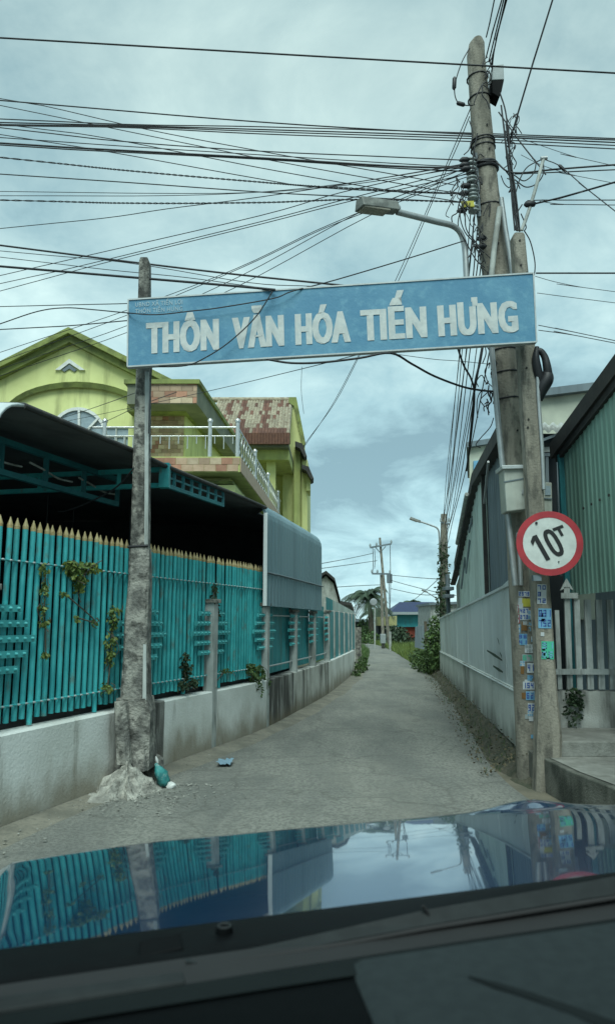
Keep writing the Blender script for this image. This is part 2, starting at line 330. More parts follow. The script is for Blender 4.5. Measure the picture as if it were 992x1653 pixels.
# ---------------------------------------------------------------- ground, road, verges
g = MB(); R_ = 1500
g.add([(-R_,-R_,-.03),(R_,-R_,-.03),(R_,R_,-.03),(-R_,R_,-.03)], [(0,1,2,3)])
tag(g.build('ground', M['ground']), 'bare dirt and grass ground around the lane', kind='structure')
RL = [(-5.2,-7),(-3.9,-1.5),(-1.9,5.27),(-1.2,7.5),(-.42,9.9),(.0,11.8),(.62,14.9),(1.5,20.8),(2.15,28),(2.9,36),(3.2,44),(2.4,55),(.2,66),(-4,78)]
RR = [(3.2,-7),(2.6,-1.5),(1.85,5.27),(1.80,7.5),(2.12,9.9),(2.36,11.8),(2.75,14.9),(3.38,20.8),(3.75,28),(4.2,36),(4.45,44),(4.3,55),(2.6,68),(-3,84)]
def poly3(pl, z): return catmull([Vector((a,b,z)) for a,b in pl], 6)
a = poly3(RL,0); b = poly3(RR,0); rd = MB(); vs = []
K = 6
for p,q in zip(a,b): vs += [p.lerp(q,k/K) + Vector((0,0,.02*math.sin(math.pi*k/K))) for k in range(K+1)]
rd.add(vs, [(i*(K+1)+k, i*(K+1)+k+1, (i+1)*(K+1)+k+1, (i+1)*(K+1)+k) for i in range(len(a)-1) for k in range(K)], True)
tag(rd.build('road', M['road']), 'narrow worn concrete lane running between the walls', kind='structure')
dm = MB(); vs = []                                   # dusty strip by the left wall
for y in span(-6,26,160):
    p = min(a, key=lambda q: abs(q.y-y)); k_ = [i for i in range(len(a)-1) if a[i].y <= y][-1]; p = a[k_].lerp(a[k_+1],(y-a[k_].y)/max(1e-6,a[k_+1].y-a[k_].y))
    vs += [lpt(min(y,24), -.004, .03) if y < 24 else p+Vector((-.5,0,.02)), p+Vector((.13+.05*math.sin(y*1.7)+.02*math.sin(y*4.3),0,-.006))]
dm.add(vs, [(2*i,2*i+1,2*i+3,2*i+2) for i in range(len(vs)//2-1)])
tag(dm.build('dust_strip', M['dust']), 'pale dusty strip along the left wall foot', kind='structure')
# bank of soil under the right wall
bk = MB(); ys = span(6.75, 21, 110); vs = []; C_ = 6
for y in ys:
    for k in range(C_+1):
        t = k/C_; tp_ = min(1,max(0,(y-6.75)/1.3))**.7; e0 = rpt(y,.05,.02+.25*tp_-.004*(y-7)); e1 = rpt(y,-.08-(.25+.05*math.sin(y*1.3))*tp_,-.05)
        p = e0.lerp(e1,t); p.z = e1.z+(e0.z-e1.z)*(1-t)**1.5
        if 0<k<C_: p += Vector((random.uniform(-.02,.02),0,random.uniform(-.025,.035)))
        vs.append(p)
bk.add(vs, [(i*(C_+1)+k,i*(C_+1)+k+1,(i+1)*(C_+1)+k+1,(i+1)*(C_+1)+k) for i in range(len(ys)-1) for k in range(C_)], True)
tag(bk.build('soil_bank', M['bank']), 'dark soil bank sloping from the right wall to the lane', kind='structure')

# ---------------------------------------------------------------- foliage helper
def leaves(name, m, centres, n, size, parent=None, kind=None, droop=0.3):
    mb = MB()
    for i in range(n):
        c, r = centres[i % len(centres)]
        while True:
            d = Vector((random.uniform(-1,1),random.uniform(-1,1),random.uniform(-1,1)))
            if d.length <= 1: break
        p = Vector(c)+Vector((d.x*r[0],d.y*r[1],d.z*r[2]))
        s = size*random.uniform(.6,1.3)
        ax = Vector((random.uniform(-1,1),random.uniform(-1,1),random.uniform(-1,.6)-droop)).normalized()
        sd_ = ax.cross(Vector((random.uniform(-1,1),random.uniform(-1,1),random.uniform(-1,1)))).normalized()*s*.32
        nn = ax.cross(sd_).normalized()*s*.12
        mb.add([p, p+ax*s*.5+sd_+nn, p+ax*s, p+ax*s*.5-sd_+nn], [(0,1,2,3)])
    o = mb.build(name, m, parent)
    if kind: o['kind'] = kind
    return o
def grass_blades(name, m, pts, h, label=None):
    mb = MB()
    for p in pts:
        hh = h*random.uniform(.5,1.3); a = random.uniform(0,6.28); wv = Vector((math.cos(a),math.sin(a),0))*(.012 if h > .1 else .004)*random.uniform(.6,1.5)
        t = Vector((random.uniform(-.5,.5),random.uniform(-.5,.5),1))*hh
        mb.add([p-wv,p+wv,p+t*.6+wv*.7+Vector((0,0,0)),p+t], [(0,1,2,3)])
    o = mb.build(name, m); tag(o, label, 'grass' , kind='stuff'); return o

# ---------------------------------------------------------------- left boundary wall
WT = .64
lw = empty('boundary_wall', lpt(7,.1,0), 'long low white boundary wall with brown stains under the teal fence', 'wall')
def wall_piece(y0,y1,m,n=10,zt=WT,o0=0.0,o1=.2):
    mb = MB(); ys = span(y0,y1,n)
    prof = [(o0,-.05),(o0,zt-.012),(o0+.012,zt),(o1-.012,zt),(o1,zt-.012),(o1,-.05)]
    vs = []
    for y in ys: vs += [lpt(y,o,z) for o,z in prof]
    k = len(prof)
    mb.add(vs, [(i*k+j,i*k+j+1,(i+1)*k+j+1,(i+1)*k+j) for i in range(n) for j in range(k-1)])
    mb.add(vs[:k], [tuple(range(k))]); mb.add(vs[-k:], [tuple(range(k))])
    return mb.build('wall_section', m, lw)
yP3 = y_at_px(434); yP2 = y_at_px(350)
M['mould_wall'] = mat('black_moulded_wall', (.40,.41,.38), (.25,.25,.23), .92, 3, dirt=(.045,.045,.04), dirt_amt=.92, dirt_scale=2.3, dirt_stretch=(2,2,.4), dlo=.36, dhi=.58, low=(.17,.14,.09), low_h=.25, bump=.3)
yq0, yq1 = y_at_px(252), y_at_px(272); yq2 = y_at_px(474)
wall_piece(-6,yq0,M['white_wall'],18); wall_piece(yq0,yq1,M['mould_wall'],2,zt=WT+.004); wall_piece(yq1,yP3-.05,M['white_wall'],12); wall_piece(yP3-.05,yq2,M['mould_wall'],5); wall_piece(yq2,15.0,M['black_stain_wall'],8); wall_piece(15.0,21.2,M['white_wall'],10)

# ---------------------------------------------------------------- teal picket fence
fe = empty('picket_fence', lpt(7,.1,WT), 'teal steel picket fence with gold spear tips on the white wall', 'fence')
PIT = .0862
pm = MB(); pm.tube([(0,0,0),(0,0,1.37)], .0208, 8)
pk_me = pm.mesh('picket', M['teal'])
tm = MB(); tm.tube([(0,0,0),(0,0,.018)], .0215, 8); tm.tube([(0,0,.018),(0,0,.022),(0,0,.085)], [.0215,.022,.002], 8, smooth=False)
tip_me = tm.mesh('spear_tip', M['gold'])
sm_ = MB(); sm_.tube([(0,0,0),(0,-.016,0)], [.011,.007], 6); stud_me = sm_.mesh('stud', M['alu'])
OFF = .10
posts_y = [y_at_px(-24, .06)]
for k in range(2): posts_y.insert(0, posts_y[0]-1.72*ltan(posts_y[0]).y)
posts_y += [y_at_px(230,.06), yP2, yP3]
yy = posts_y[0]; n_pk = 0; studs = MB()
pick_ys = []
while yy < yP3+.02:
    pick_ys.append(yy); yy = arc(yy, PIT)
for i, y in enumerate(pick_ys):
    t = ltan(y); rz = math.atan2(t.y,t.x)-math.pi/2
    low = random.uniform(0,.012)+(.05 if random.random() < .06 else 0)
    z0 = WT+.065-low; zt = 2.085+random.uniform(-.006,.006)
    p = lpt(y, OFF+random.uniform(-.003,.003), z0)
    o = inst('picket', pk_me, fe, p, (random.uniform(-.007,.007),random.uniform(-.007,.007),rz)); o.scale.z = (zt-z0)/1.37
    s = inst('spear_tip', tip_me, None, (0,0,0)); s.parent = o; s.location = (0,0,1.37); s.scale.z = 1/o.scale.z
    for zs in (1.845,.815):
        q = lpt(y, OFF-.03, zs); n = (lpt(y,0)-lpt(y,1)).normalized()
        studs.tube([q, q+n*.018], [.009,.006], 5)
studs.build('stud', M['alu'], fe)['kind'] = 'stuff'
for zs in (1.845,.815):
    for k in range(len(posts_y)-1):
        mb = MB(); ys = span(posts_y[k]+.04, posts_y[k+1]-.04, 6); mb.tube([lpt(y,OFF-.024,zs) for y in ys], .008, 6); mb.build('rail', M['teal'], fe)
mb = MB(); ribbon(lambda y: lpt(y,OFF+.06,WT), lambda y: lpt(y,OFF+.06,WT+.09), span(-4,yP3,24), mb); mb.build('back_strip', M['black'], fe)
# short bars each side of a post
def bars(y, side, sheet=False, zc=1.285, scale=1.0):
    for r, n in enumerate((3,4,5,4,3)):
        ya = arc(y, side*(.14 if y < 5.3 else .065)); yb = arc(ya, side*(n-.2)*PIT*scale)
        z = zc+(2-r)*.108
        mb = MB(); q0 = lpt(ya, OFF-.046, z); q1 = lpt(yb, OFF-.046, z); mb.bar(q0, q1, .03, .05)
        for j in range(n):
            yj = arc(ya, side*(j+.35)*PIT*scale); nn = (lpt(yj,0)-lpt(yj,1)).normalized(); q = lpt(yj, OFF-.062, z); mb.tube([q,q+nn*.022],[.015,.009],5)
        mb.build('short_bar', M['teal_light'], fe)
for k, y in enumerate(posts_y):
    if k >= 2: 
        bars(y, 1)
        if k >= 3: bars(y, -1)
def post(y, zt=1.62, wd=.115, m='post', cap=True, zb=.0, off=.055):
    t = ltan(y); mb = MB(); Mx = Matrix.Translation(lpt(y,off,0)) @ Matrix.Rotation(math.atan2(t.y,t.x)-math.pi/2,4,'Z')
    mb.box((-wd/2-.012,-wd/2,zb),(wd/2,wd/2,zt),Mx); o = mb.build('post', M[m], fe, bevel=.006)
    if cap:
        mb = MB(); mb.box((-wd/2-.035,-wd/2-.024,zt),(wd/2+.024,wd/2+.024,zt+.045),Mx); mb.build('post_cap', M['mould_concrete'], o, bevel=.006)
for y in posts_y[:3]+posts_y[4:]: post(y, zb=.01)
far_posts = [y_at_px(474,.06), y_at_px(504,.06)]
for y in far_posts: post(y, 1.56, .10, zb=.01); bars(y, 1, scale=.8); bars(y, -1, scale=.8)
bars(yP3, 1, scale=.8) if False else None
# flat teal sheets between the farther posts
pl = [yP3]+far_posts+[y_at_px(527,.06)]
post(pl[-1], 1.60, .10, zb=.01); bars(pl[-1], -1, scale=.8)
for k in range(len(pl)-1):
    mb = MB(); ys = span(pl[k]+.05, pl[k+1]-.05, 12); vs = []
    for i, y in enumerate(ys): vs += [lpt(y,OFF+.02+(.012 if i%2 else 0),WT+.05), lpt(y,OFF+.02+(.012 if i%2 else 0),1.72)]
    mb.add(vs, [(2*i,2*i+1,2*i+3,2*i+2) for i in range(12)]); mb.build('sheet', M['teal_sheet'], fe)
    for zs in (1.50,.80):
        mb = MB(); mb.tube([lpt(y,OFF-.03,zs) for y in span(pl[k]+.06,pl[k+1]-.06,4)], .013, 6); mb.build('rail', M['alu'], fe)
# last bays: pale posts, teal sheets and a pale green top band
fp = [arc(pl[-1], 0)]
for px in (538,546,554,561,566,571): fp.append(y_at_px(px,.06))
for k, y in enumerate(fp[1:]): post(y, 1.66, .075, 'white_dirty', False, zb=.01, off=.072)
for k in range(len(fp)-1):
    mb = MB(); vs = []; ys = span(fp[k]+.05, fp[k+1]-.05, 4)
    for y in ys: vs += [lpt(y,.062,WT+.0), lpt(y,.062,1.64)]
    mb.add(vs, [(2*i,2*i+1,2*i+3,2*i+2) for i in range(4)]); mb.build('sheet', M['teal_sheet'], fe)
    mb = MB(); vs = []
    ys = span(fp[k], fp[k+1], 8)
    zt = lambda y: 1.93-.028*(y-15)
    for i, y in enumerate(ys): vs += [lpt(y,OFF-.02+(.02 if i%2 else 0),1.66), lpt(y,OFF-.02+(.02 if i%2 else 0),zt(y))]
    mb.add(vs, [(2*i,2*i+1,2*i+3,2*i+2) for i in range(8)]); mb.build('top_sheet', M['sheet_lgreen'] if k else M['teal_sheet'], fe)

# ---------------------------------------------------------------- open shed with curved roof behind the fence
zE = 3.02; y_end = y_at_px(427,-.02); y_near = y_at_px(22,-.02)
sh = empty('shed', lpt(8,3,0), 'open shed with curved dark metal roof and teal trusses behind the fence', 'shed')
EV = []
for px_,py_ in ((22,657),(125,697),(215,732),(247,748),(335,783),(423,819)):
    y_ = y_at_px(px_,-.03); EV.append((y_,W(px_,py_,y_).z))
def zEf(y):
    if y <= EV[0][0]: return EV[0][1]
    for (a,za),(b,zb) in zip(EV,EV[1:]):
        if y <= b: return za+(zb-za)*(y-a)/(b-a)
    return EV[-1][1]
def eave(y): return lpt(y,-.03,zEf(y))
DEPTH = 5.5
mb = MB(); yw1 = y_at_px(519,-.03); ys = [y_near+(y_end-.02-y_near)*i/16 for i in range(17)]+[y_end+(yw1-y_end)*i/9 for i in range(10)][:10]; vs = []
for y in ys:
    for k in range(9):
        d = DEPTH*k/8; d = max(d,.27) if y > y_end else d; k_ = math.sin(k/8*1.57); p = lpt(y,-.03+d,zEf(y)*(1-k_)+(zE+.30)*k_); vs.append(p)
fs = [(i*9+k,i*9+k+1,(i+1)*9+k+1,(i+1)*9+k) for i in range(26) for k in range(8)]
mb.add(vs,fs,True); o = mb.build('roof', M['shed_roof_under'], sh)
md = o.modifiers.new('thick','SOLIDIFY'); md.thickness = .035; md.offset = 1
# pale curled near end of the roof sheet
mb = MB(); vs = []; t0 = ltan(y_near)
for j in range(9):
    a = j/8*1.9; r = .30
    for k in range(9):
        d = DEPTH*k/8; k_ = math.sin(k/8*1.57); base = lpt(y_near,-.035+d,(zEf(y_near)+.02)*(1-k_)+(zE+.32)*k_)
        vs.append(base - t0*(math.sin(a)*r) - Vector((0,0,(1-math.cos(a))*r)))
mb.add(vs,[(i*9+k,i*9+k+1,(i+1)*9+k+1,(i+1)*9+k) for i in range(8) for k in range(8)],True)
o = mb.build('roof_curl', M['galv'], sh); md = o.modifiers.new('thick','SOLIDIFY'); md.thickness = .02
mb = MB(); mb.tube([eave(y)+Vector((0,0,.01)) for y in span(y_near,y_end,14)], .022, 6); mb.build('eave_edge', M['dark_roof'], sh)
# interior shade put into dark back and end walls
mb = MB(); ribbon(lambda y: lpt(y,DEPTH-.1,0), lambda y: lpt(y,DEPTH-.1,zE+.3), span(-1,14.6,10), mb); mb.build('back_wall', M['shade_dark'], sh)
mb = MB(); mb.add([lpt(13.1,.3,0),lpt(13.1,DEPTH+.2,0),lpt(13.1,DEPTH+.2,zE+.31),lpt(13.1,2.8,zE+.23),lpt(13.1,1.4,zE+.13),lpt(13.1,.3,zE+.02)],[(0,1,2,3,4,5)]); mb.build('end_wall', M['shade_dark'], sh)
mb = MB(); ribbon(lambda y: lpt(y,.25,.03), lambda y: lpt(y,DEPTH,.03), span(-1,14.6,10), mb); mb.build('floor', M['shade_dark'], sh)
# trusses
def truss(y0, y1, off, z0, z1, n, nm='truss', chords=.05):
    tr = None
    mb = MB(); ys = span(y0,y1,8)
    for z in (z0,z1):
        for i in range(8): mb.bar(lpt(ys[i],off,z), lpt(ys[i+1],off,z), chords, chords)
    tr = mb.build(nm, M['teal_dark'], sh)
    for i in range(n+1):
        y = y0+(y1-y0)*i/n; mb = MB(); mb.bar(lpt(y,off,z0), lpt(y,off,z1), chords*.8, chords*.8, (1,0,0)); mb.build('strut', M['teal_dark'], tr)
    return tr
yt1 = y_at_px(185,.75)
t1 = truss(2.5, yt1, .75, 2.66, 2.93, 9)
mb = MB(); ys = span(2.7,yt1,7)
for i in range(7):
    a_ = lpt(ys[i]+.05,.75,2.82); b2 = lpt(ys[i+1]-.05,.75,2.76); mb.tube(catmull([a_,a_.lerp(b2,.35)+Vector((0,0,-.01)),a_.lerp(b2,.65)+Vector((0,0,-.03)),b2],3), .010, 5)
mb.build('web_rod', M['white_dirty'], t1)
yt2 = y_at_px(262,.0); yt3 = y_at_px(358,.0)
t2 = truss(yt2, yt3, .0, 2.77, 2.95, 7, chords=.04)
mb = MB()
for i in range(7):
    ya, yb = yt2+(yt3-yt2)*i/7, yt2+(yt3-yt2)*(i+1)/7; mb.bar(lpt(ya,.0,2.86), lpt(yb,.0,2.86), .02, .02)
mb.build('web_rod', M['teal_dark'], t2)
mb = MB()
for z in (2.77,2.93): mb.bar(lpt(yt2,.02,z), lpt(yt2-.2,2.6,z), .045, .045)
for d in (.25,.5,.9,1.4,2.0): mb.bar(lpt(yt2-.2*d/2.6,d,2.77), lpt(yt2-.2*d/2.6,d,2.93), .035,.035,(1,0,0))
mb.build('cross_truss', M['teal'], sh)
mb = MB(); mb.box((-.05,-.05,2.74),(.05,.05,2.99),Matrix.Translation(lpt(yt2,.0,0))); mb.build('joint', M['teal'], sh)
for y in (y_at_px(250,.6),): 
    mb = MB(); mb.bar(lpt(y,.9,0), lpt(y,.9,2.8), .07,.07,(1,0,0)); mb.build('column', M['shade_dark'], sh)
for px,off in ((72,2.0),(115,2.4)):
    mb = MB(); y = y_at_px(px,off); mb.tube([lpt(y,off,2.9),lpt(y,off,1.0)], .006, 4); mb.build('hanging_cord', M['wire_grey'], sh)
# corrugated side wall of the shed, two rows of sheets with a rounded top shoulder
def corr_sheet(parent, name, m, P, ua, ub, z0, z1, pitch=.19, amp=.022, out=(0,0,0), curl=None, nrm=None):
    """vertical trapezoid-profile sheet; P(u) plan point, z0(u) z1(u) edges, nrm(u) outward normal"""
    n = max(2, int(abs(ub-ua)/pitch*6)); vs = []; 
    rows = [0.0,1.0] if not curl else [0.0]+[1.0]
    for i in range(n+1):
        u = ua+(ub-ua)*i/n; ph = (u/pitch) % 1.0
        pr = 0 if ph < .5 else (1 if .6 <= ph < .9 else (ph-.5)/.1 if ph < .6 else (1-ph)/.1)
        q = P(u)+nrm(u)*amp*pr
        a0 = Vector((q.x,q.y,z0(u))); a1 = Vector((q.x,q.y,z1(u)))
        col = [a0,a1]
        if curl:
            for j in range(1,6):
                an = j/5*1.4; col.append(a1+Vector((0,0,math.sin(an)*curl))-nrm(u)*(1-math.cos(an))*curl)
        vs += col
    k = len(vs)//(n+1)
    mb = MB(); mb.add(vs,[(i*k+j,i*k+j+1,(i+1)*k+j+1,(i+1)*k+j) for i in range(n) for j in range(k-1)])
    o = mb.build(name, m, parent); md = o.modifiers.new('thick','SOLIDIFY'); md.thickness = .004
    return o
nL = lambda y: (lpt(y,0)-lpt(y,1)).normalized()
yw0 = y_at_px(426,-.03); yw1 = y_at_px(519,-.03)
for i in range(5):
    a_, b2 = yw0+(yw1-yw0)*i/5, yw0+(yw1-yw0)*(i+1)/5
    corr_sheet(sh,'sheet',M['galv_blue'],lambda u: lpt(u,-.03-.003*(i%2)),a_,b2,lambda u: 2.06,lambda u: 2.80,.16,.010,curl=.25,nrm=nL)
    corr_sheet(sh,'sheet',M['galv_blue'],lambda u: lpt(u,-.022-.003*(i%2)),a_,b2,lambda u: 1.62,lambda u: 2.09,.16,.014,nrm=nL)
mb = MB(); mb.tube([lpt(y,-.05,2.065) for y in span(yw0,yw1,6)], .012, 5); mb.build('seam_strip', M['sheet_grey'], sh)
mb = MB(); mb.bar(lpt(yw0-.01,-.05,1.62),lpt(yw0-.01,-.05,2.86),.05,.05,(1,0,0)); mb.build('edge_trim', M['galv'], sh)
# end face of that wall
mb = MB(); mb.add([lpt(yw1,-.03,1.62),lpt(yw1,2.6,1.62),lpt(yw1,2.6,3.25),lpt(yw1,.22,3.05),lpt(yw1,.06,2.97),lpt(yw1,-.03,2.8)],[(0,1,2,3,4,5)]); mb.build('end_panel', M['galv_blue'], sh)

# ---------------------------------------------------------------- lime house with gable, tiled balcony and side wing
ho = empty('house', W(250,800,17)*1.0, 'lime green two storey house with gable, arched window and tiled balcony', 'house'); ho.location.z = 0
def pquad(pts, Y): return [W(x,y,Y) for x,y in pts]
def pplate(pts, Y, d, name, m, parent=None, bevel=0):
    mb = MB(); mb.prism(pquad(pts,Y),(0,d,0)); return mb.build(name, m, parent or ho, bevel=bevel)
YG = 15.6
pplate([(-230,780),(-230,700),(110,540),(292,633),(300,800)],YG,.3,'gable_wall',M['house'])
mb = MB()
for (xa,ya),(xb,yb) in (((-240,712),(110,537)),((110,537),(300,633))):
    a_ = W(xa,ya,YG-.28); b2 = W(xb,yb,YG-.28)
    mb.hexa([a_,a_+Vector((0,9,0)),a_+Vector((0,9,.13)),a_+Vector((0,0,.13))],[b2,b2+Vector((0,9,0)),b2+Vector((0,9,.13)),b2+Vector((0,0,.13))])
    mb2 = MB(); a2 = a_+Vector((0,.12,-.16)); b3 = b2+Vector((0,.12,-.16)); mb2.hexa([a2,a2+Vector((0,.2,0)),a2+Vector((0,.2,.157)),a2+Vector((0,0,.157))],[b3,b3+Vector((0,.2,0)),b3+Vector((0,.2,.157)),b3+Vector((0,0,.157))]); mb2.build('cornice', M['house_trim'], ho)
mb.build('roof', M['house_trim'], ho)
# chevron emblem, raised
mb = MB(); mb.prism(pquad([(89,597),(112,579),(137,597),(129,597),(112,586),(97,597)],YG-.05),(0,.05,0)); mb.build('chevron', M['white'], ho)
mb = MB(); mb.prism(pquad([(100,597),(112,588),(124,597),(120,600),(112,595),(104,600)],YG-.03),(0,.03,0)); mb.build('chevron', M['sheet_grey'], ho)
# arch moulding
mb = MB(); pts = []
for k in range(17):
    an = math.pi*(.98-.96*k/16); pts.append((123+118*math.cos(an), 672-56*math.sin(an)))
for k in range(16):
    (xa,ya),(xb,yb) = pts[k],pts[k+1]
    mb.hexa([W(xa,ya+9,YG-.09),W(xa,ya+9,YG),W(xa,ya,YG),W(xa,ya,YG-.14)],[W(xb,yb+9,YG-.09),W(xb,yb+9,YG),W(xb,yb,YG),W(xb,yb,YG-.14)])
mb.build('arch_moulding', M['house_trim'], ho)
# arched window
cx, cy, rr = 126, 707, 47
pts = [(cx+rr*math.cos(math.pi*k/16), cy-rr*math.sin(math.pi*k/16)*1.06) for k in range(17)]
win = pplate(pts+[(cx-rr,cy+45),(cx+rr,cy+45)],YG-.02,.015,'arched_window',M['glass'])
mb = MB()
for k in range(16):
    (xa,ya),(xb,yb) = pts[k],pts[k+1]; s = .9
    ia = (cx+(xa-cx)*s, cy+(ya-cy)*s); ib = (cx+(xb-cx)*s, cy+(yb-cy)*s)
    mb.prism([W(*p,YG-.06) for p in ((xa,ya),(xb,yb),ib,ia)],(0,.05,0))
mb.build('frame', M['white'], win)
for p,q,wd in (((128,660),(128,752),4.5),((128,709),(160,674),4)):
    mb = MB(); mb.bar(W(*p,YG-.045),W(*q,YG-.045),.045,.055,(0,1,0)); mb.build('mullion', M['white'], win)
mb = MB(); mb.bar(W(78,709,YG-.05),W(174,709,YG-.05),.04,.05,(0,1,0)); mb.build('mullion', M['white_dirty'], win)
# pale door panels right of the window
dp = pplate([(172,690),(216,690),(216,790),(172,790)],YG-.015,.01,'balcony_door',M['glass'])
for (p,q) in (((172,690),(216,690)),((172,705),(216,705)),((188,690),(188,760)),((202,706),(202,760))):
    mb = MB(); mb.bar(W(*p,YG-.03),W(*q,YG-.03),.03,.04,(0,1,0)); mb.build('frame', M['white_dirty'], dp)
# flat canopy slab with green lip and tiled fascia
YS = 13.9; YB = 21.0
def slab(name, m, px0, px1, yt, yb, Y0, Y1, parent=ho, side_dx=.45, bevel=0):
    a0 = W(px0,yb,Y0); a1 = W(px1,yb,Y0); zt = W(px1,yt,Y0).z; k = side_dx
    mb = MB(); mb.hexa([Vector((a0.x,Y0,a0.z)),Vector((a1.x,Y0,a0.z)),Vector((a1.x,Y0,zt)),Vector((a0.x,Y0,zt))],
                       [Vector((a0.x+k,Y1,a0.z)),Vector((a1.x+k,Y1,a0.z)),Vector((a1.x+k,Y1,zt)),Vector((a0.x+k,Y1,zt))]); return mb.build(name, m, parent, bevel=bevel)
slab('canopy_slab', M['soffit'], 205, 318, 619, 652, YS+.05, 20.5)
slab('canopy_lip', M['house_trim'], 200, 322, 612, 619, YS, 20.5)
slab('soffit_beam', M['house_trim'], 205, 300, 654, 664, YS+.55, 20.5)
# upper room walls
slab('room_wall', M['house'], 205, 298, 655, 760, YS+.9, 20.4)
# brick-like wall tiles on the room front and slab fascia
tile_mes = []
for mm in ('tile_a','tile_b','tile_c'):
    t_ = MB(); t_.box((0,0,0),(1,.02,1)); tile_mes.append(t_.mesh('wall_tile', M[mm]))
def tiles(x0, x1, z0, z1, Y, tw, th, wts, gap=.006):
    r = 0; z = z0
    while z < z1-.01:
        h = min(th, z1-z); x = x0-(tw*.5 if r%2 else 0)
        while x < x1-.02:
            xa = max(x,x0); xb = min(x+tw,x1)
            if xb-xa > .03:
                o = inst('wall_tile', random.choices(tile_mes,wts)[0], ho, (xa+gap/2, Y-random.uniform(.010,.018), z+gap/2), None, (xb-xa-gap,1,h-gap))
            x += tw
        z += th; r += 1
zA = W(280,738,YS+.9).z; zB = W(280,664,YS+.9).z; xA = W(236,700,YS+.9).x; xB = W(297,700,YS+.9).x
tiles(xA, xB, zA, zB, YS+.9, .13, .085, (4,6,1))
zA = W(280,651,YS+.05).z; zB = W(280,620,YS+.05).z; tiles(W(238,640,YS+.05).x, W(318,640,YS+.05).x, zA, zB, YS+.05, .22, .12, (5,1,2))
# balcony slab and its tiles, rail
YBal = 13.5
slab('balcony_slab', M['house_pale'], 170, 387, 737, 762, YBal, 22.5, side_dx=.55)
tiles(W(238,750,YBal).x, W(387,750,YBal).x, W(380,761,YBal).z, W(380,738,YBal).z, YBal, .21, .13, (3,1,4))
# side faces of the balcony in tile too
xs0 = W(387,750,YBal).x; zs0 = W(380,761,YBal).z; zs1 = W(380,738,YBal).z
mb = MB(); mb.hexa([(xs0+.004,YBal+.02,zs0),(xs0+.02,YBal+.02,zs0),(xs0+.02,YBal+.02,zs1),(xs0+.004,YBal+.02,zs1)],[(xs0+.554,22.5,zs0),(xs0+.57,22.5,zs0),(xs0+.57,22.5,zs1),(xs0+.554,22.5,zs1)]); mb.build('side_fascia', M['tile_a'], ho)
# walls below the balcony, with cornices
slab('lower_wall', M['house'], 190, 370, 762, 900, YBal+.6, 22.0, side_dx=.5)
slab('lower_cornice', M['house_trim'], 190, 376, 776, 781, YBal+.4, 22.2, side_dx=.5)
slab('lower_cornice', M['house'], 190, 379, 783, 794, YBal+.3, 22.2, side_dx=.5)
slab('lower_beam', M['house'], 190, 372, 796, 812, YBal+.5, 22.2, side_dx=.5)
# stainless railing
rl = MB(); zr0 = zs1; zr = W(380,690,YBal+.1).z; zm = W(380,704,YBal+.1).z
xL_ = W(150,690,YBal+.1).x; xR_ = xs0-.06
rail = MB(); rail.tube([(xL_,YBal+.1,zr),(xR_,YBal+.1,zr)], .022, 6); rail.tube([(xR_,YBal+.1,zr),(xR_+.5,22.2,zr)], .026, 6); ro = rail.build('railing', M['stainless'], ho)
mb = MB(); mb.tube([(xL_,YBal+.1,zm),(xR_,YBal+.1,zm)], .013, 6); mb.build('lower_rail', M['stainless'], ro)
mb = MB(); mb.tube([(xR_,YBal+.1,zr0+.08),(xR_+.5,22.2,zr0+.08)], .016, 6); mb.build('lower_rail', M['stainless'], ro)
for x in (W(167,690,YBal).x, W(338,690,YBal).x, xR_):
    mb = MB(); mb.tube([(x,YBal+.1,zr0),(x,YBal+.1,zr+.10)], .038, 8); mb.tube([(x,YBal+.1,zr+.10),(x,YBal+.1,zr+.14),(x,YBal+.1,zr+.18)], [.05,.055,.01], 8); mb.build('rail_post', M['stainless'], ro)
for i in range(16):
    x = xL_+(xR_-xL_)*(i+.5)/16; mb = MB(); z0_ = zr0+(.28 if i%2 else .18); mb.tube([(x,YBal+.1,z0_),(x,YBal+.1,zm)], .011, 5); mb.build('baluster', M['stainless'], ro)
for yv in (YBal+2.6,YBal+5.2,YBal+7.8):
    x = xR_+.5*(yv-YBal)/(22.2-YBal); mb = MB(); mb.tube([(x,yv,zr0),(x,yv,zr+.10)], .04, 8); mb.tube([(x,yv,zr+.10),(x,yv,zr+.14),(x,yv,zr+.18)], [.05,.055,.01], 8); mb.build('rail_post', M['stainless'], ro)
for i in range(26):
    yv = YBal+.3+8.0*i/25; x = xR_+.5*(yv-YBal)/(22.2-YBal); mb = MB()
    mb.tube(catmull([(x,yv-.10,zr0+.1),(x,yv+.08,zr0+.2),(x,yv-.06,(zr0+zr)/2+.05),(x,yv+.05,zr-.02)],3), .016, 5); mb.build('scroll', M['stainless'], ro)
# side wing with tiled roof
YW = 20.5
zEv = W(400,702,YW).z; x0w = W(330,700,YW).x; x1w = W(467,700,YW).x; YR = 23.4; zRg = W(420,648,YR).z; x0r = x0w-.2; x1r = W(472,648,YR).x
rt_p = MB(); seg = []
for k in range(7):
    t = k/6; seg.append((.0+.125*t, .022*math.sin(t*math.pi)))
vs = [];
for (xx,zz) in seg: vs += [(xx*1.0,0,zz),(xx*1.0,1,zz+.012)]
rt = MB(); rt.add(vs,[(2*i,2*i+1,2*i+3,2*i+2) for i in range(6)])
rt_me = {k: None for k in ('roof_pale','roof_rust')}
for k in rt_me: rt_me[k] = rt.mesh('roof_tile', M[k])
slope = Vector((0,YR-YW,zRg-zEv)); L_ = slope.length; pit = math.atan2(slope.z,slope.y)
ncol = 27; nrow = 8; cw = (x1w-x0w)/ncol
roofw = MB(); roofw.hexa([(x0w,YW,zEv-.12),(x1w,YW,zEv-.12),(x1w,YW,zEv-.02),(x0w,YW,zEv-.02)],[(x0w,YR,zRg-.12),(x1r,YR,zRg-.12),(x1r,YR,zRg-.02),(x0w,YR,zRg-.02)])
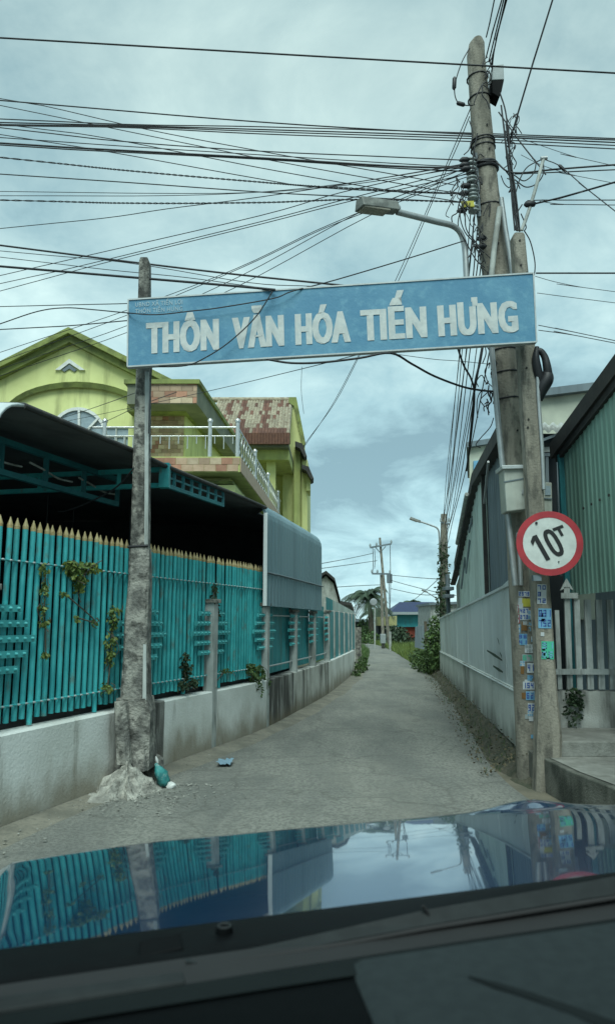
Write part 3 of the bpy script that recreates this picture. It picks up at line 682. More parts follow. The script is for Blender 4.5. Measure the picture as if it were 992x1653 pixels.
rw = roofw.build('wing_roof', M['soffit'], ho)
rust_cols = {4:.45,5:.8,6:.35,9:.6,10:.85,11:.3,16:.35,17:.9,18:.9,19:.5,22:.3,23:.5}
for r in range(nrow):
    for c in range(ncol):
        y = YW+slope.y*r/nrow; z = zEv+slope.z*r/nrow+.015
        rust = random.random() < rust_cols.get(c,.06) or r == 0 and random.random() < .8
        inst('roof_tile', rt_me['roof_rust' if rust else 'roof_pale'], rw, (x0w+c*cw, y, z+random.uniform(0,.012)), (pit,0,0), (cw/.125*1.02, L_/nrow*1.1, 1.4))
mb = MB(); mb.tube([(x0w-.3,YR,zRg+.05),(x1r+.1,YR,zRg+.05)], .09, 6); mb.build('ridge_cap', M['roof_pale'], rw)
# rusty fascia of the front eave
mb = MB(); n = 16
for i in range(n):
    x = W(392,700,YW-.1).x+(x1w-W(392,700,YW-.1).x)*i/n; mb.tube([(x+.05,YW-.12,zEv+.02),(x+.05,YW-.12,zEv-.30)], .055, 6)
mb.build('eave_tiles', M['roof_rust'], rw)
slab('wing_soffit', M['soffit'], 370, 466, 716, 722, YW, 23.3, side_dx=.1)
slab('wing_beam', M['house_pale'], 370, 466, 722, 742, YW+.3, 23.3, side_dx=.1)
mb = MB(); xw0, xw1 = W(392,800,23).x, W(470,800,23).x
mb.box((xw0-1.5,23.3,0),(xw1,27,zRg-.4)); mb.build('wing_wall', M['house'], ho)
mb = MB(); mb.box((W(415,760,23.25).x,23.22,W(430,790,23.25).z),(W(428,760,23.25).x,23.31,W(430,722,23.25).z)); mb.build('window', M['glass'], ho)
mb = MB(); xc = W(437,740,21.2).x; mb.box((xc-.12,21.1,0),(xc+.14,21.35,W(437,722,21.2).z)); mb.box((xc-.22,21.0,W(437,722,21.2).z-.14),(xc+.24,21.45,W(437,722,21.2).z-.01)); mb.build('column', M['house'], ho)
# tall end wall with stepped pilasters and small awnings
mb = MB(); YE = 23.0
mb.prism(pquad([(456,870),(456,700),(468,655),(468,641),(477,641),(492,720),(493,880)],YE),(0,4,0)); mb.build('end_wall', M['house'], ho)
slab('pilaster', M['house_pale'], 474, 484, 722, 900, YE-.25, 25, side_dx=.1)
slab('pilaster', M['house'], 487, 496, 742, 900, YE-.15, 25, side_dx=.1)
mb = MB(); mb.prism(pquad([(466,641),(478,641),(493,716),(488,720),(474,655),(466,650)],YE-.08),(0,.1,0)); mb.build('parapet_edge', M['house_trim'], ho)
for (pts) in ([(476,712),(488,716),(495,736),(491,738),(484,724),(476,720)],[(487,750),(498,753),(506,772),(502,774),(494,760),(487,756)]):
    mb = MB(); mb.prism(pquad(pts,YE-.7),(0,.8,0)); mb.build('awning', M['dark_roof'], ho)
mb = MB(); mb.prism(pquad([(494,760),(501,762),(501,792),(494,792)],YE-.3),(0,1,0)); mb.build('bracket_block', M['house'], ho)

# ---------------------------------------------------------------- small houses behind the far end of the fence
h2 = empty('white_house', W(535,1000,31), 'small white gabled house with dark roof edge past the shed end', 'house'); h2.location.z = 0
mb = MB(); mb.prism(pquad([(515,1030),(515,938),(526,930),(538,942),(546,972),(548,1030)],30),(0,6,0)); mb.build('wall', M['white_dirty'], h2)
mb = MB(); a_ = pquad([(512,934),(526,926),(540,938),(549,972)],29.8); 
for i in range(3): mb.hexa([a_[i],a_[i]+Vector((0,6.4,0)),a_[i]+Vector((0,6.4,.12)),a_[i]+Vector((0,0,.12))],[a_[i+1],a_[i+1]+Vector((0,6.4,0)),a_[i+1]+Vector((0,6.4,.12)),a_[i+1]+Vector((0,0,.12))])
mb.build('roof', M['dark_roof'], h2)
h3 = empty('low_shed', W(560,1000,36), 'low white shed with thin dark roof at the lane bend', 'shed'); h3.location.z = 0
mb = MB(); mb.prism(pquad([(540,1040),(540,976),(566,976),(571,985),(571,1040)],34),(0,5,0)); mb.build('wall', M['white_dirty'], h3)
mb = MB(); mb.prism(pquad([(541,975),(543,969),(567,973),(572,985),(569,985),(565,977)],33.7),(0,5.5,0)); mb.build('roof', M['dark_roof'], h3)

# ---------------------------------------------------------------- left pole with mortared foot
YLP = 6.62
pp = empty('concrete_post', G(213,1250), 'grey concrete post with mouldy mortared foot carrying the left sign end', 'post')
def quadpole(rows, Y, dep, name, m, parent, chamfer=.25, noise=0.0):
    vs = []; k = 8
    for (y,xa,xb) in rows:
        A = W(xa,y,Y); B = W(xb,y,Y); c = (A+B)/2; hw = (B.x-A.x)/2; hd = dep/2*(.6+.4*hw/.1); ch = hw*chamfer
        for (dx,dy) in ((-hw,-hd+ch),(-hw+ch,-hd),(hw-ch,-hd),(hw,-hd+ch),(hw,hd-ch),(hw-ch,hd),(-hw+ch,hd),(-hw,hd-ch)):
            j = Vector((random.uniform(-1,1),random.uniform(-1,1),0))*noise
            vs.append(Vector((c.x+dx,Y+hd+dy,c.z))+j)
    n = len(rows); mb = MB()
    mb.add(vs,[(i*k+j,i*k+(j+1)%k,(i+1)*k+(j+1)%k,(i+1)*k+j) for i in range(n-1) for j in range(k)])
    mb.add(vs[:k],[tuple(range(k))]); mb.add(vs[-k:],[tuple(range(k))])
    return mb.build(name, m, parent)
quadpole([(415,226,238),(421,224,240),(490,222,240),(600,219,240),(740,214,239),(880,210,238),(886,209,238)],YLP,.16,'shaft',M['mould_concrete'],pp)
quadpole([(884,208,239),(940,205,239),(1000,200,238),(1060,197,237),(1110,194,237),(1136,192,238)],YLP-.02,.2,'lower_shaft',M['mortar'],pp,noise=.006)
quadpole([(600,234,240.5),(880,233,239)],YLP-.008,.03,'pale_edge',M['post'],pp,chamfer=.1)
quadpole([(1040,231,236),(1130,230,236)],YLP-.04,.03,'pale_edge',M['post'],pp,chamfer=.1)
quadpole([(1128,188,238),(1150,186,239),(1200,187,239),(1245,183,241)],YLP-.06,.30,'mortared_foot',M['mortar'],pp,noise=.014)
quadpole([(1134,183,203),(1170,182,206),(1235,188,209)],YLP-.16,.12,'mortared_lump',M['mortar'],pp,chamfer=.45,noise=.012)
st = MB(); st.add([W(232,893,YLP-.012),W(237,893,YLP-.012),W(236,955,YLP-.012),W(231,955,YLP-.012)],[(0,1,2,3)]); so_ = st.build('sticker', M['s_white'], pp)
mb = MB()
for i in range(7):
    y0 = 897+i*8; mb.add([W(232.6,y0,YLP-.015),W(236.2,y0,YLP-.015),W(236.0,y0+5,YLP-.015),W(232.3,y0+5,YLP-.015)],[(0,1,2,3)])
mb.build('print', M['s_blue'], so_)
mb = MB()
for z in (W(220,883,YLP).z,): mb.tube([(W(207,883,YLP).x,YLP-.02,z),(W(240,883,YLP).x,YLP-.02,z+.01)], .012, 5)
mb.build('band', M['wire'], pp)
# cement mound
mo = MB(); c = G(200,1275); vs = []; RNG, SEG = 9, 28
cx_, cy_ = W(212,1240,YLP-.05).x, YLP-.12
for r in range(RNG+1):
    for s in range(SEG):
        a_ = 2*math.pi*s/SEG; t = r/RNG
        rad = t*(.31+.10*math.sin(a_*2+1)+.07*math.sin(a_*5))
        ex = math.cos(a_)*rad*(.95 if math.cos(a_)<0 else .62); ey = math.sin(a_)*rad*1.25
        z = .21*(1-t)**1.25*(1+.25*math.sin(a_*3))+(random.uniform(-.022,.03) if 0<r<RNG else 0)
        vs.append((cx_+ex, cy_+ey-.05, max(z,-.01) if r<RNG else -.01))
mo.add(vs,[(r*SEG+s,r*SEG+(s+1)%SEG,(r+1)*SEG+(s+1)%SEG,(r+1)*SEG+s) for r in range(RNG) for s in range(SEG)])
tag(mo.build('cement_mound', M['cement']), 'rough pale cement mound heaped round the left post foot', 'mound')
def rock(name, c, r, m, label, cat, parent=None):
    bm = bmesh.new(); bmesh.ops.create_icosphere(bm, subdivisions=2, radius=1)
    for v in bm.verts: v.co *= random.uniform(.8,1.15)
    me = bpy.data.meshes.new(name); bm.to_mesh(me); bm.free(); me.materials.append(m)
    o = bpy.data.objects.new(name, me); COL.objects.link(o); o.location = c; o.scale = r; o.rotation_euler = (0,0,random.uniform(0,3))
    if label: tag(o, label, cat)
    return o
q = G(243,1262); rock('rubble_lump', (q.x-.03,q.y+.15,.10), (.13,.16,.14), M['mortar'], 'dark broken mortar lump beside the teal plastic bag', 'rubble')
# teal plastic bag
q = G(266,1272); bg_ = empty('plastic_bag', q, 'teal knotted plastic bag with white end lying by the post foot', 'bag')
def blob(name, m, parent, prof, base, tilt, n=12):
    mb = MB(); vs = []
    for (t,r) in prof:
        for k in range(n):
            a_ = 2*math.pi*k/n; rr_ = r*(1+.18*math.sin(a_*4+t*23)+.16*math.sin(a_*7-t*41)+random.uniform(-.14,.14)); vs.append(Vector((math.cos(a_)*rr_,math.sin(a_)*rr_,t)))
    R2 = Matrix.Translation(base) @ Matrix.Rotation(tilt[0],4,'Y') @ Matrix.Rotation(tilt[1],4,'X')
    vs = [R2@v for v in vs]; mb.add(vs,[(i*n+k,i*n+(k+1)%n,(i+1)*n+(k+1)%n,(i+1)*n+k) for i in range(len(prof)-1) for k in range(n)],True)
    mb.add(vs[:n],[tuple(range(n))]); mb.add(vs[-n:],[tuple(range(n))]); return mb.build(name,m,parent)
blob('bag', M['bag'], bg_, [(0,.02),(.02,.045),(.05,.052),(.08,.047),(.11,.053),(.145,.044),(.17,.03),(.19,.018),(.21,.012)], q+Vector((.01,.0,.02)), (-.42,.2))
blob('bag_end', M['bag_w'], bg_, [(0,.02),(.03,.035),(.06,.03),(.08,.01)], q+Vector((.03,-.03,.005)), (1.1,.3))
blob('knot', M['bag_w'], bg_, [(0,.008),(.03,.014),(.06,.005)], q+Vector((-.07,.02,.20)), (-.3,0))
# crumpled pale blue sheet on the road
q = G(363,1237); mb = MB(); n = 8; vs = []
for i in range(n):
    for j in range(n): vs.append((q.x-.075+.15*i/(n-1)+random.uniform(-.01,.01), q.y-.1+.22*j/(n-1), .03+random.uniform(0,.035)))
mb.add(vs,[(i*n+j,i*n+j+1,(i+1)*n+j+1,(i+1)*n+j) for i in range(n-1) for j in range(n-1)],True)
tag(mb.build('plastic_wrapper', M['rag']), 'crumpled pale blue plastic wrapper lying on the lane', 'litter')
for i,(px,py,lab) in enumerate(((7,1386,'small grey scrap at the left wall foot beside the car'),(72,1362,'small grey pebble lying left of the cement mound'),(748,1150,'grey bit of rubble on the soil bank edge'),(770,1166,'small grey pebble at the right edge of the lane'),(735,1207,'tiny grey stone in the middle right of the lane'))):
    q = G(px,py); rock('litter_scrap', (q.x,q.y,.03), (.014,.012,.008), M['slab'], lab, 'litter')

# ---------------------------------------------------------------- right sheet-metal wall on a concrete base
rw_ = empty('sheet_wall', rpt(10), 'galvanised sheet metal wall on a pale concrete base along the right', 'wall')
ztop = lambda y: 1.79-(y-7.2)*.0245; zbot = lambda y: .76-(y-7.2)*.006
ys = span(7.12,19.5,12)
for i in range(12):
    corr_sheet(rw_,'sheet',M['galv'],lambda u: rpt(u,.0-.004*(i%2)),ys[i],ys[i+1]+.03,lambda u: zbot(u)-.03,ztop,.85,.0025,nrm=lambda u: -RN)
mb = MB(); mb.bar(rpt(7.1,-.005,ztop(7.1)+.01),rpt(19.5,-.005,ztop(19.5)+.01),.05,.03); mb.build('top_cap', M['galv'], rw_)
mb = MB(); mb.hexa([rpt(7.05,-.03,.2),rpt(7.05,.2,.2),rpt(7.05,.2,zbot(7)),rpt(7.05,-.03,zbot(7))],[rpt(19.6,-.03,.12),rpt(19.6,.2,.12),rpt(19.6,.2,zbot(19.5)),rpt(19.6,-.03,zbot(19.5))]); mb.build('concrete_base', mat('stained_plaster_base',(.62,.64,.60),(.47,.49,.45),.9,1.1,dirt=(.12,.12,.10),dirt_amt=.85,dirt_scale=1.3,dirt_stretch=(1,.8,.7),dlo=.5,dhi=.72,low=(.10,.095,.075),low_h=.5,bump=.3,bump_scale=30), rw_)
mb = MB(); mb.hexa([rpt(6.8,-.01,-.05),rpt(6.8,.25,-.05),rpt(6.8,.25,.26),rpt(6.8,-.01,.26)],[rpt(19.7,-.01,-.05),rpt(19.7,.25,-.05),rpt(19.7,.25,.2),rpt(19.7,-.01,.2)]); mb.build('footing', M['kerb'], rw_)
mb = MB(); mb.tube([rpt(y,-.035,zbot(y)-.025) for y in (7.1,13,19.5)], .012, 5); mb.build('ledge', M['galv'], rw_)
# painted brush marks on the sheet (dark green)
brush = plain('dark_green_brush_paint', (.03,.06,.04), .8)
for pts in ([(787,1050),(800,1058),(812,1066)],[(812,1070),(811,1060),(808,1053)],[(797,1075),(806,1081),(813,1085)],[(804,1030),(806,1036),(807,1040)]):
    mb = MB(); v = []
    for i,(px,py) in enumerate(pts):
        k = (px-496)/F; y = (2.03-.819)/(k-.1138); p = W(px,py,y); p2 = p+RN*-.014; h = .018 if i==1 else .009
        v += [p2+Vector((0,0,h)), p2-Vector((0,0,h))]
    mb.add(v,[(0,1,3,2),(2,3,5,4)]); mb.build('brush_mark', brush, rw_)

# ---------------------------------------------------------------- workshop behind the sheet wall
ws = empty('workshop', rpt(11,2), 'metal clad workshop with pale green and slate sheets behind the right wall', 'building')
yA, yB_, yC = 7.35, 10.4, 14.8
zev = lambda y: 3.49 if y < 11.2 else 3.49-(y-11.2)*.285
nR = lambda u: -RN
for i in range(3): 
    a_, b2 = yA+(yB_-yA)*i/3, yA+(yB_-yA)*(i+1)/3
    corr_sheet(ws,'sheet',M['sheet_grey'],lambda u: rpt(u,.16-.004*(i%2)),a_,b2+.02,lambda u: .7,zev,.20,.02,nrm=nR)
for i in range(5):
    a_, b2 = yB_+(yC-yB_)*i/5, yB_+(yC-yB_)*(i+1)/5
    corr_sheet(ws,'sheet',M['sheet_lgreen'],lambda u: rpt(u,.13-.004*(i%2)),a_,b2+.02,lambda u: .7,zev,.24,.02,nrm=nR)
mb = MB(); mb.bar(rpt(yB_,.09,.7),rpt(yB_,.09,zev(yB_)),.05,.05,(1,0,0)); mb.build('corner_trim', M['dark_roof'], ws)
mb = MB(); ys = [7.6,9.0,11.2,12.9,yC+.1]
vs = []
for y in ys:
    wd_ = .2 if y < 8 else .55 if y < 10 else 4.5; vs += [rpt(y,.02,zev(y)-.02), rpt(y,wd_,zev(y)-.02+.02*wd_), rpt(y,wd_,zev(y)+.1+.02*wd_), rpt(y,.02,zev(y)+.16)]
mb.add(vs,[(i*4+j,i*4+(j+1)%4,(i+1)*4+(j+1)%4,(i+1)*4+j) for i in range(4) for j in range(4)]); mb.add(vs[:4],[(0,1,2,3)]); mb.add(vs[-4:],[(0,1,2,3)])
mb.build('roof', M['dark_roof'], ws)
mb = MB(); mb.tube([rpt(y,-.02,zev(y)+.03) for y in span(11.6,13.6,5)], .035, 6); mb.build('gutter', M['white_dirty'], ws)
mb = MB(); mb.add([rpt(yC,.1,0),rpt(yC,4.5,0),rpt(yC,4.5,zev(yC)+.9),rpt(yC,.1,zev(yC))],[(0,1,2,3)]); mb.build('end_wall', M['sheet_grey'], ws)
mb = MB(); a_ = W(801,745,8.9); b2 = W(793,812,9.9); mb.bar(a_-RN*.1,b2-RN*.1,.025,.025); mb.build('stay_rod', M['steel'], ws)
for px,y0,y1,Y in ((768,835,858,12.0),(763,872,925,12.6),(755,900,950,13.5)):
    mb = MB(); mb.bar(W(px,y0,Y)-RN*.06,W(px-6,y1,Y+.3)-RN*.06,.06,.02,(1,0,0)); mb.build('patch_strip', M['sheet_grey'], ws)
# sloped ledge sheet over the wall top near the poles
mb = MB(); mb.hexa([W(797,958,9.2),W(826,930,7.5),W(826,933,7.5),W(797,962,9.2)],[W(797,958,9.2)+RN*.3,W(826,930,7.5)+RN*.3,W(826,933,7.5)+RN*.3,W(797,962,9.2)+RN*.3]); mb.build('ledge_sheet', M['galv'], ws)
# farther pink-white shed, two wall boxes
ps = empty('rendered_shed', rpt(17,1), 'narrow pinkish white shed with wall boxes beyond the workshop', 'building')
mb = MB(); mb.hexa([rpt(14.9,.15,0),rpt(14.9,3,0),rpt(14.9,3,2.5),rpt(14.9,.15,2.42)],[rpt(18.5,.35,0),rpt(18.5,3,0),rpt(18.5,3,2.5),rpt(18.5,.35,2.3)]); mb.build('wall', M['white_dirty'], ps)
mb = MB(); mb.bar(rpt(14.9,.08,2.45),rpt(18.6,.28,2.34),.12,.05); mb.build('roof_edge', M['dark_roof'], ps)
for yv in (1.95,2.12):
    mb = MB(); mb.box((-.16,-.2,0),(.04,.2,.08),Matrix.Translation(rpt(17.0,.1,yv))); mb.build('wall_box', M['sheet_grey'], ps, bevel=.01)
mb = MB(); mb.tube([rpt(17.2,.05,.9),rpt(17.2,.05,2.5)], .05, 6); mb.build('pipe', M['sheet_grey'], ps)

# white buildings rising behind the workshop
def plainhouse(name, label, pts, Y, dep, top, wm, extras=None):
    h = empty(name, W(pts[0][0],1000,Y), label, 'building'); h.location.z = 0
    mb = MB(); k = (pts[0][0]-496)/F+.02; mb.prism(pquad(pts,Y),(dep*k,dep,0)); mb.build('wall', M[wm], h)
    mb = MB(); a_ = W(*top[0],Y-.15); b2 = W(*top[1],Y-.15); mb.hexa([a_,a_+Vector((dep*k,dep+.3,0)),a_+Vector((dep*k,dep+.3,.14)),a_+Vector((0,0,.14))],[b2,b2+Vector((dep*k,dep+.3,0)),b2+Vector((dep*k,dep+.3,.14)),b2+Vector((0,0,.14))]); mb.build('parapet', M['sheet_grey'], h)
    return h
wm_ = mat('cream_render', (.50,.52,.42), (.42,.44,.36), .85, 2, dirt=(.25,.25,.2), dirt_amt=.4, dirt_scale=3)
M['cream'] = wm_
plainhouse('cream_house','cream flat topped house rising behind the corrugated green building',[(862,1000),(862,640),(960,628),(960,1000)],13.5,5,((858,641),(964,628)),'cream')
hb = plainhouse('cream_block','cream block with small blue panel glimpsed between the wires',[(757,1000),(757,722),(812,713),(812,1000)],19.5,4,((752,722),(815,712)),'cream')
mb = MB(); mb.prism(pquad([(764,744),(773,743),(773,762),(764,764)],19.4),(0,.08,0)); mb.build('blue_panel', M['s_lblue'], hb)

# ---------------------------------------------------------------- right foreground: green building, gate bay, picket screen, platform
gb = empty('green_building', (3.5,6,0), 'green corrugated metal building with dark eave at the right edge', 'building')
XG = 2.76
zgt = lambda y: W(918,692,7.85).z+(7.85-y)*.0; zg0 = 1.68
for i in range(5):
    a_, b2 = 7.85-i*.9, 7.85-(i+1)*.9-.02
    corr_sheet(gb,'sheet',M['sheet_green'],lambda u: Vector((XG-.003*(i%2)+(7.85-u)*.0,u,0)),a_,b2,lambda u: zg0,lambda u: 3.25+(7.85-u)*.195,.11,.009,nrm=lambda u: Vector((-1,0,0)))
mb = MB(); mb.hexa([(XG-.07,8.1,3.20),(XG+3,8.1,3.22),(XG+3,8.1,3.35),(XG-.07,8.1,3.37)],[(XG-.07,3,4.20),(XG+3,3,4.22),(XG+3,3,4.35),(XG-.07,3,4.37)]); mb.build('roof', M['dark_roof'], gb)
mb = MB(); mb.hexa([(XG-.045,8.0,3.14),(XG+.05,8.0,3.14),(XG+.05,8.0,3.215),(XG-.045,8.0,3.215)],[(XG-.045,3,4.115),(XG+.05,3,4.115),(XG+.05,3,4.19),(XG-.045,3,4.19)]); mb.build('purlin', M['dark_roof'], gb)
for i in range(9):
    y = 7.3-i*.21; mb = MB(); mb.tube([(XG-.025,y,2.52+i*.008),(XG-.035,y,2.52+i*.008)], .014, 6); mb.build('screw', M['dark_roof'], gb)
mb = MB(); mb.bar((XG-.02,7.9,.3),(XG-.02,7.9,3.2),.05,.06,(1,0,0)); mb.build('corner_trim', M['teal_dark'], gb)
mb = MB(); mb.add([(XG+2.4,9.4,0),(XG+2.4,3,0),(XG+2.4,3,4),(XG+2.4,9.4,4)],[(0,1,2,3)]); mb.build('back_wall', M['shade_dark'], gb)
# recessed barred bay between the poles and the green wall
by = empty('barred_gate', W(895,1100,8.6), 'dark barred gate bay with lean-to roof between poles and green wall', 'gate'); by.location.z = 0
Yb = 8.5
mb = MB(); mb.prism(pquad([(840,1130),(840,700),(925,700),(925,1130)],Yb+.6),(0,.1,0)); mb.build('dark_backing', M['shade_dark'], by)
mb = MB(); mb.bar(W(868,727,Yb),W(922,724,Yb),.05,.06); mb.build('top_rail', M['white_dirty'], by)
mb = MB(); mb.bar(W(868,735,Yb),W(922,733,Yb),.05,.04); mb.build('top_rail', M['sheet_grey'], by)
mb = MB(); mb.bar(W(868,829,Yb),W(930,829,Yb),.03,.03); mb.build('mid_rail', M['sheet_grey'], by)
for px in (874,881,899,917):
    mb = MB(); mb.bar(W(px,735,Yb),W(px+5,930,Yb),.035,.035,(1,0,0)); mb.build('bar', M['sheet_grey'], by)
mb = MB(); mb.bar(W(866,714,Yb-.1),W(912,696,Yb-.1),.03,.03); mb.build('stay_rod', M['steel'], by)
# wavy lean-to roof edge
mb = MB(); vs = []; n = 24
for i in range(n+1):
    px = 868+(915-868)*i/n; wv = 2.6*math.sin(i/n*math.pi*7); vs += [W(px,688+wv,Yb-.2), W(px,696+wv,Yb-.2)+Vector((0,.01,0)), W(px,684+wv,Yb+1.6)]
mb.add(vs,[(i*3,i*3+1,i*3+4,i*3+3) for i in range(n)]+[(i*3,i*3+2,i*3+5,i*3+3) for i in range(n)],True); mb.build('lean_to_sheet', M['white_dirty'], by)
# meter box
mbx = empty('meter_box', W(882,800,7.4), 'small pale electricity meter box with window beside the thinner pole', 'meter box')
mb = MB(); mb.prism(pquad([(873,778),(890,779),(891,838),(875,838)],7.3),(0,.13,0)); mb.build('case', M['box'], mbx, bevel=.008)
mb = MB(); mb.prism(pquad([(879,784),(888,785),(888,799),(879,799)],7.29),(0,.012,0)); mb.build('window', M['glass'], mbx)
mb = MB(); mb.prism(pquad([(876,803),(890,804),(890,806),(876,805)],7.285),(0,.012,0)); mb.build('seam', M['sheet_grey'], mbx)
# picket screen on a low wall
pf = empty('white_screen_fence', W(940,1115,7.55), 'grey white picket screen with one arrow tip on a low stained wall', 'fence')
Yp = 7.55
for px0,px1,yt,yb in ((912,921,948,1113),(897,904,985,1113),(928,937,968,1113),(945,955,968,1113),(963,973,968,1113),(981,991,968,1113),(1001,1011,968,1113),(1021,1031,968,1113)):
    mb = MB(); a_ = W(px0-2.5,yt,Yp); b2 = W(px1-2.5,yt,Yp); c_ = W(px1+3,yb,Yp); d_ = W(px0+3,yb,Yp)
    mb.prism([a_,b2,c_,d_],(0,.03,0)); o = mb.build('picket', M['post'], pf)
    if yt == 948:
        m2 = MB(); m2.prism(pquad([(904,953),(914,934),(925,953),(917,949),(912,949)],Yp),(0,.03,0)); m2.build('arrow_tip', M['post'], o)
for (ya,yb,x0,x1) in ((1080,1089,893,1040),(957,966,905,932)):
    mb = MB(); mb.prism(pquad([(x0,ya),(x1,ya),(x1,yb),(x0,yb)],Yp-.025),(0,.024,0)); mb.build('rail', M['post'], pf)
mb = MB(); mb.box((2.3,Yp-.03,.2),(4.6,Yp+.17,W(940,1116,Yp).z)); mb.build('low_wall', M['black_stain_wall'], pf)
# platform and block step
pfm = MB(); pts = [Vector((2.02,6.66,0)),Vector((2.06,6.0,0)),Vector((2.18,5.3,0)),Vector((2.42,3,0)),Vector((2.7,0,0)),Vector((3.2,-7,0)),Vector((9,-7,0)),Vector((9,7.6,0)),Vector((2.2,7.6,0))]
pfm.prism([p+Vector((0,0,-.05)) for p in pts],(0,0,.30)); tag(pfm.build('pavement', M['kerb'], bevel=.012), 'raised grimy concrete pavement at the right', kind='structure')
tp = MB(); tp.add([p+Vector((.05 if p.x<4 else 0,0,.256)) for p in pts],[tuple(range(len(pts)))]); tag(tp.build('pavement_top', M['slab']), 'paler worn top of the pavement', kind='structure')
stp = MB(); a_ = G(903,1221,.26); stp.box((a_.x,a_.y,.25),(a_.x+2,7.5,.385)); tag(stp.build('block_step', M['slab'], bevel=.012), 'pale concrete block step below the picket screen', 'step')
ivm = leaves('wall_weed', M['leaf_d'], [((W(925,1150,Yp-.08).x,Yp-.08,W(925,1140,Yp).z),(.10,.04,.20)),((W(930,1135,Yp-.08).x,Yp-.08,W(930,1125,Yp).z),(.07,.04,.1))], 220, .045)
tag(ivm, 'dark ragged weed growing on the low wall below the screen', 'plant')

# ---------------------------------------------------------------- the two right poles
YM, Y2 = 6.98, 6.62
mp_ = empty('utility_pole', G(858,1262), 'tall round concrete utility pole covered in cables and pasted notices', 'utility pole')
def roundpole(rows, Y, name, m, parent, n=16):
    pts = []; rads = []
    for (y,xa,xb) in rows:
        A = W(xa,y,Y); B = W(xb,y,Y); pts.append((A+B)/2); rads.append((B.x-A.x)/2)
    mb = MB(); vs = []
    for p,r in zip(pts,rads):
        for k in range(n): a_ = 2*math.pi*k/n; vs.append(Vector((p.x+r*math.cos(a_), Y+r+r*math.sin(a_)*1.0-r*.0, p.z)))
    mb.add(vs,[(i*n+k,i*n+(k+1)%n,(i+1)*n+(k+1)%n,(i+1)*n+k) for i in range(len(pts)-1) for k in range(n)],True)
    mb.add(vs[:n],[tuple(range(n))]); mb.add(vs[-n:],[tuple(range(n))]); return mb.build(name,m,parent)
MAINROWS = [(57,765,779),(62,759,784),(80,756,785),(170,762,795),(300,770,809),(430,783,830),(560,797,840),(700,808,853),(850,822,866),(1000,829,875),(1150,836,880),(1275,841,887)]
roundpole(MAINROWS,YM,'shaft',M['concrete'],mp_)
def main_c(y):
    for (a,b) in zip(MAINROWS,MAINROWS[1:]):
        if a[0] <= y <= b[0]:
            t = (y-a[0])/(b[0]-a[0]); return (a[1]+(b[1]-a[1])*t, a[2]+(b[2]-a[2])*t)
p2 = empty('sign_post', G(886,1283), 'thinner square concrete post at right carrying the banner and weight sign', 'post')
POST2 = [(375,830,845),(378,828,847),(440,832,853),(560,838,864),(750,850,875),(900,858,884),(1000,864,892),(1120,870,900),(1190,868,908),(1285,866,906)]
quadpole(POST2,Y2,.17,'shaft',M['concrete'],p2)
for (px,y) in ((838,388),(840,428),(849,594),(852,677),(866,932),(851,690)):
    mb = MB(); q = W(px,y,Y2-.001); mb.tube([q,q+Vector((0,-.006,0))], .010, 6); mb.build('bolt_hole', M['black'], p2)
for (px,y) in ((785,202),(789,240),(834,695),(803,393)):
    mb = MB(); q = W(px,y,YM+.01); mb.tube([q,q+Vector((0,-.016,0))], .010, 6); mb.build('bolt_hole', M['black'], mp_)
# steel bands
for y in (115,149,217,221,229,258,264,325,560,597,640):
    xa,xb = main_c(y); A = W(xa-1.5,y,YM); B = W(xb+1.5,y,YM); c_ = (A+B)/2; r = (B.x-A.x)/2
    mb = MB(); mb.tube([Vector((c_.x+r*math.cos(a_),YM+r+r*math.sin(a_),c_.z+.01*math.cos(a_))) for a_ in [2*math.pi*k/14 for k in range(15)]], .009 if y not in (258,264) else .02, 5, caps=False); mb.build('band', M['wire'], mp_)
# pasted notices: a bent paper with a few printed strokes
def sticker(parent, px0, py0, px1, py1, kind, paper, ink, rows=1, cols=4, vert=False):
    if parent is mp_:
        def pos(px,py,e=0.0):
            xa,xb = main_c(py); u = max(-.97,min(.97,(px-(xa+xb)/2)/((xb-xa)/2))); r = (W(xb,py,YM).x-W(xa,py,YM).x)/2
            q = W(px,py,YM); q.y = YM+r-math.sqrt(1-u*u)*r; q2 = W(px,py,q.y-.006-e); return q2
    else:
        def pos(px,py,e=0.0): return W(px,py,Y2-.004-e)
    n = 5; mb = MB(); vs = []
    for i in range(n+1):
        px = px0+(px1-px0)*i/n; sk = (px-px0)*.02; vs += [pos(px,py0+sk), pos(px,py1+sk)]
    mb.add(vs,[(2*i,2*i+1,2*i+3,2*i+2) for i in range(n)],True); o = mb.build('sticker', M[paper], parent)
    if ink:
        mb = MB(); H_ = (py1-py0)/rows; 
        for r in range(rows):
            for c in range(cols):
                wd = (px1-px0)/cols; xa = px0+wd*(c+.14); xb = px0+wd*(c+.84); ya = py0+H_*(r+.16); yb = py0+H_*(r+.84)
                wv = min(1.5,(xb-xa)*.36); hv = min(1.9,(yb-ya)*.24); ym = (ya+yb)/2
                if random.random() < .08: continue
                allseg = [(xa,ya,xb,ya+hv),(xa,ym-hv/2,xb,ym+hv/2),(xa,yb-hv,xb,yb),(xa,ya,xa+wv,ym),(xb-wv,ya,xb,ym),(xa,ym,xa+wv,yb),(xb-wv,ym,xb,yb)]
                segs = [allseg[q] for q in random.choice([(0,2,3,4,5,6),(4,6),(0,1,2,4,5),(0,1,2,4,6),(1,3,4,6),(0,1,2,3,6),(0,1,2,3,5,6),(0,4,6),(0,1,2,3,4,6)])]
                for (a1,b1,a2,b2_) in segs: mb.add([pos(a1,b1,.002),pos(a2,b1,.002),pos(a2,b2_,.002),pos(a1,b2_,.002)],[(0,1,2,3)])
        mb.build('print', M[ink], o)
    return o
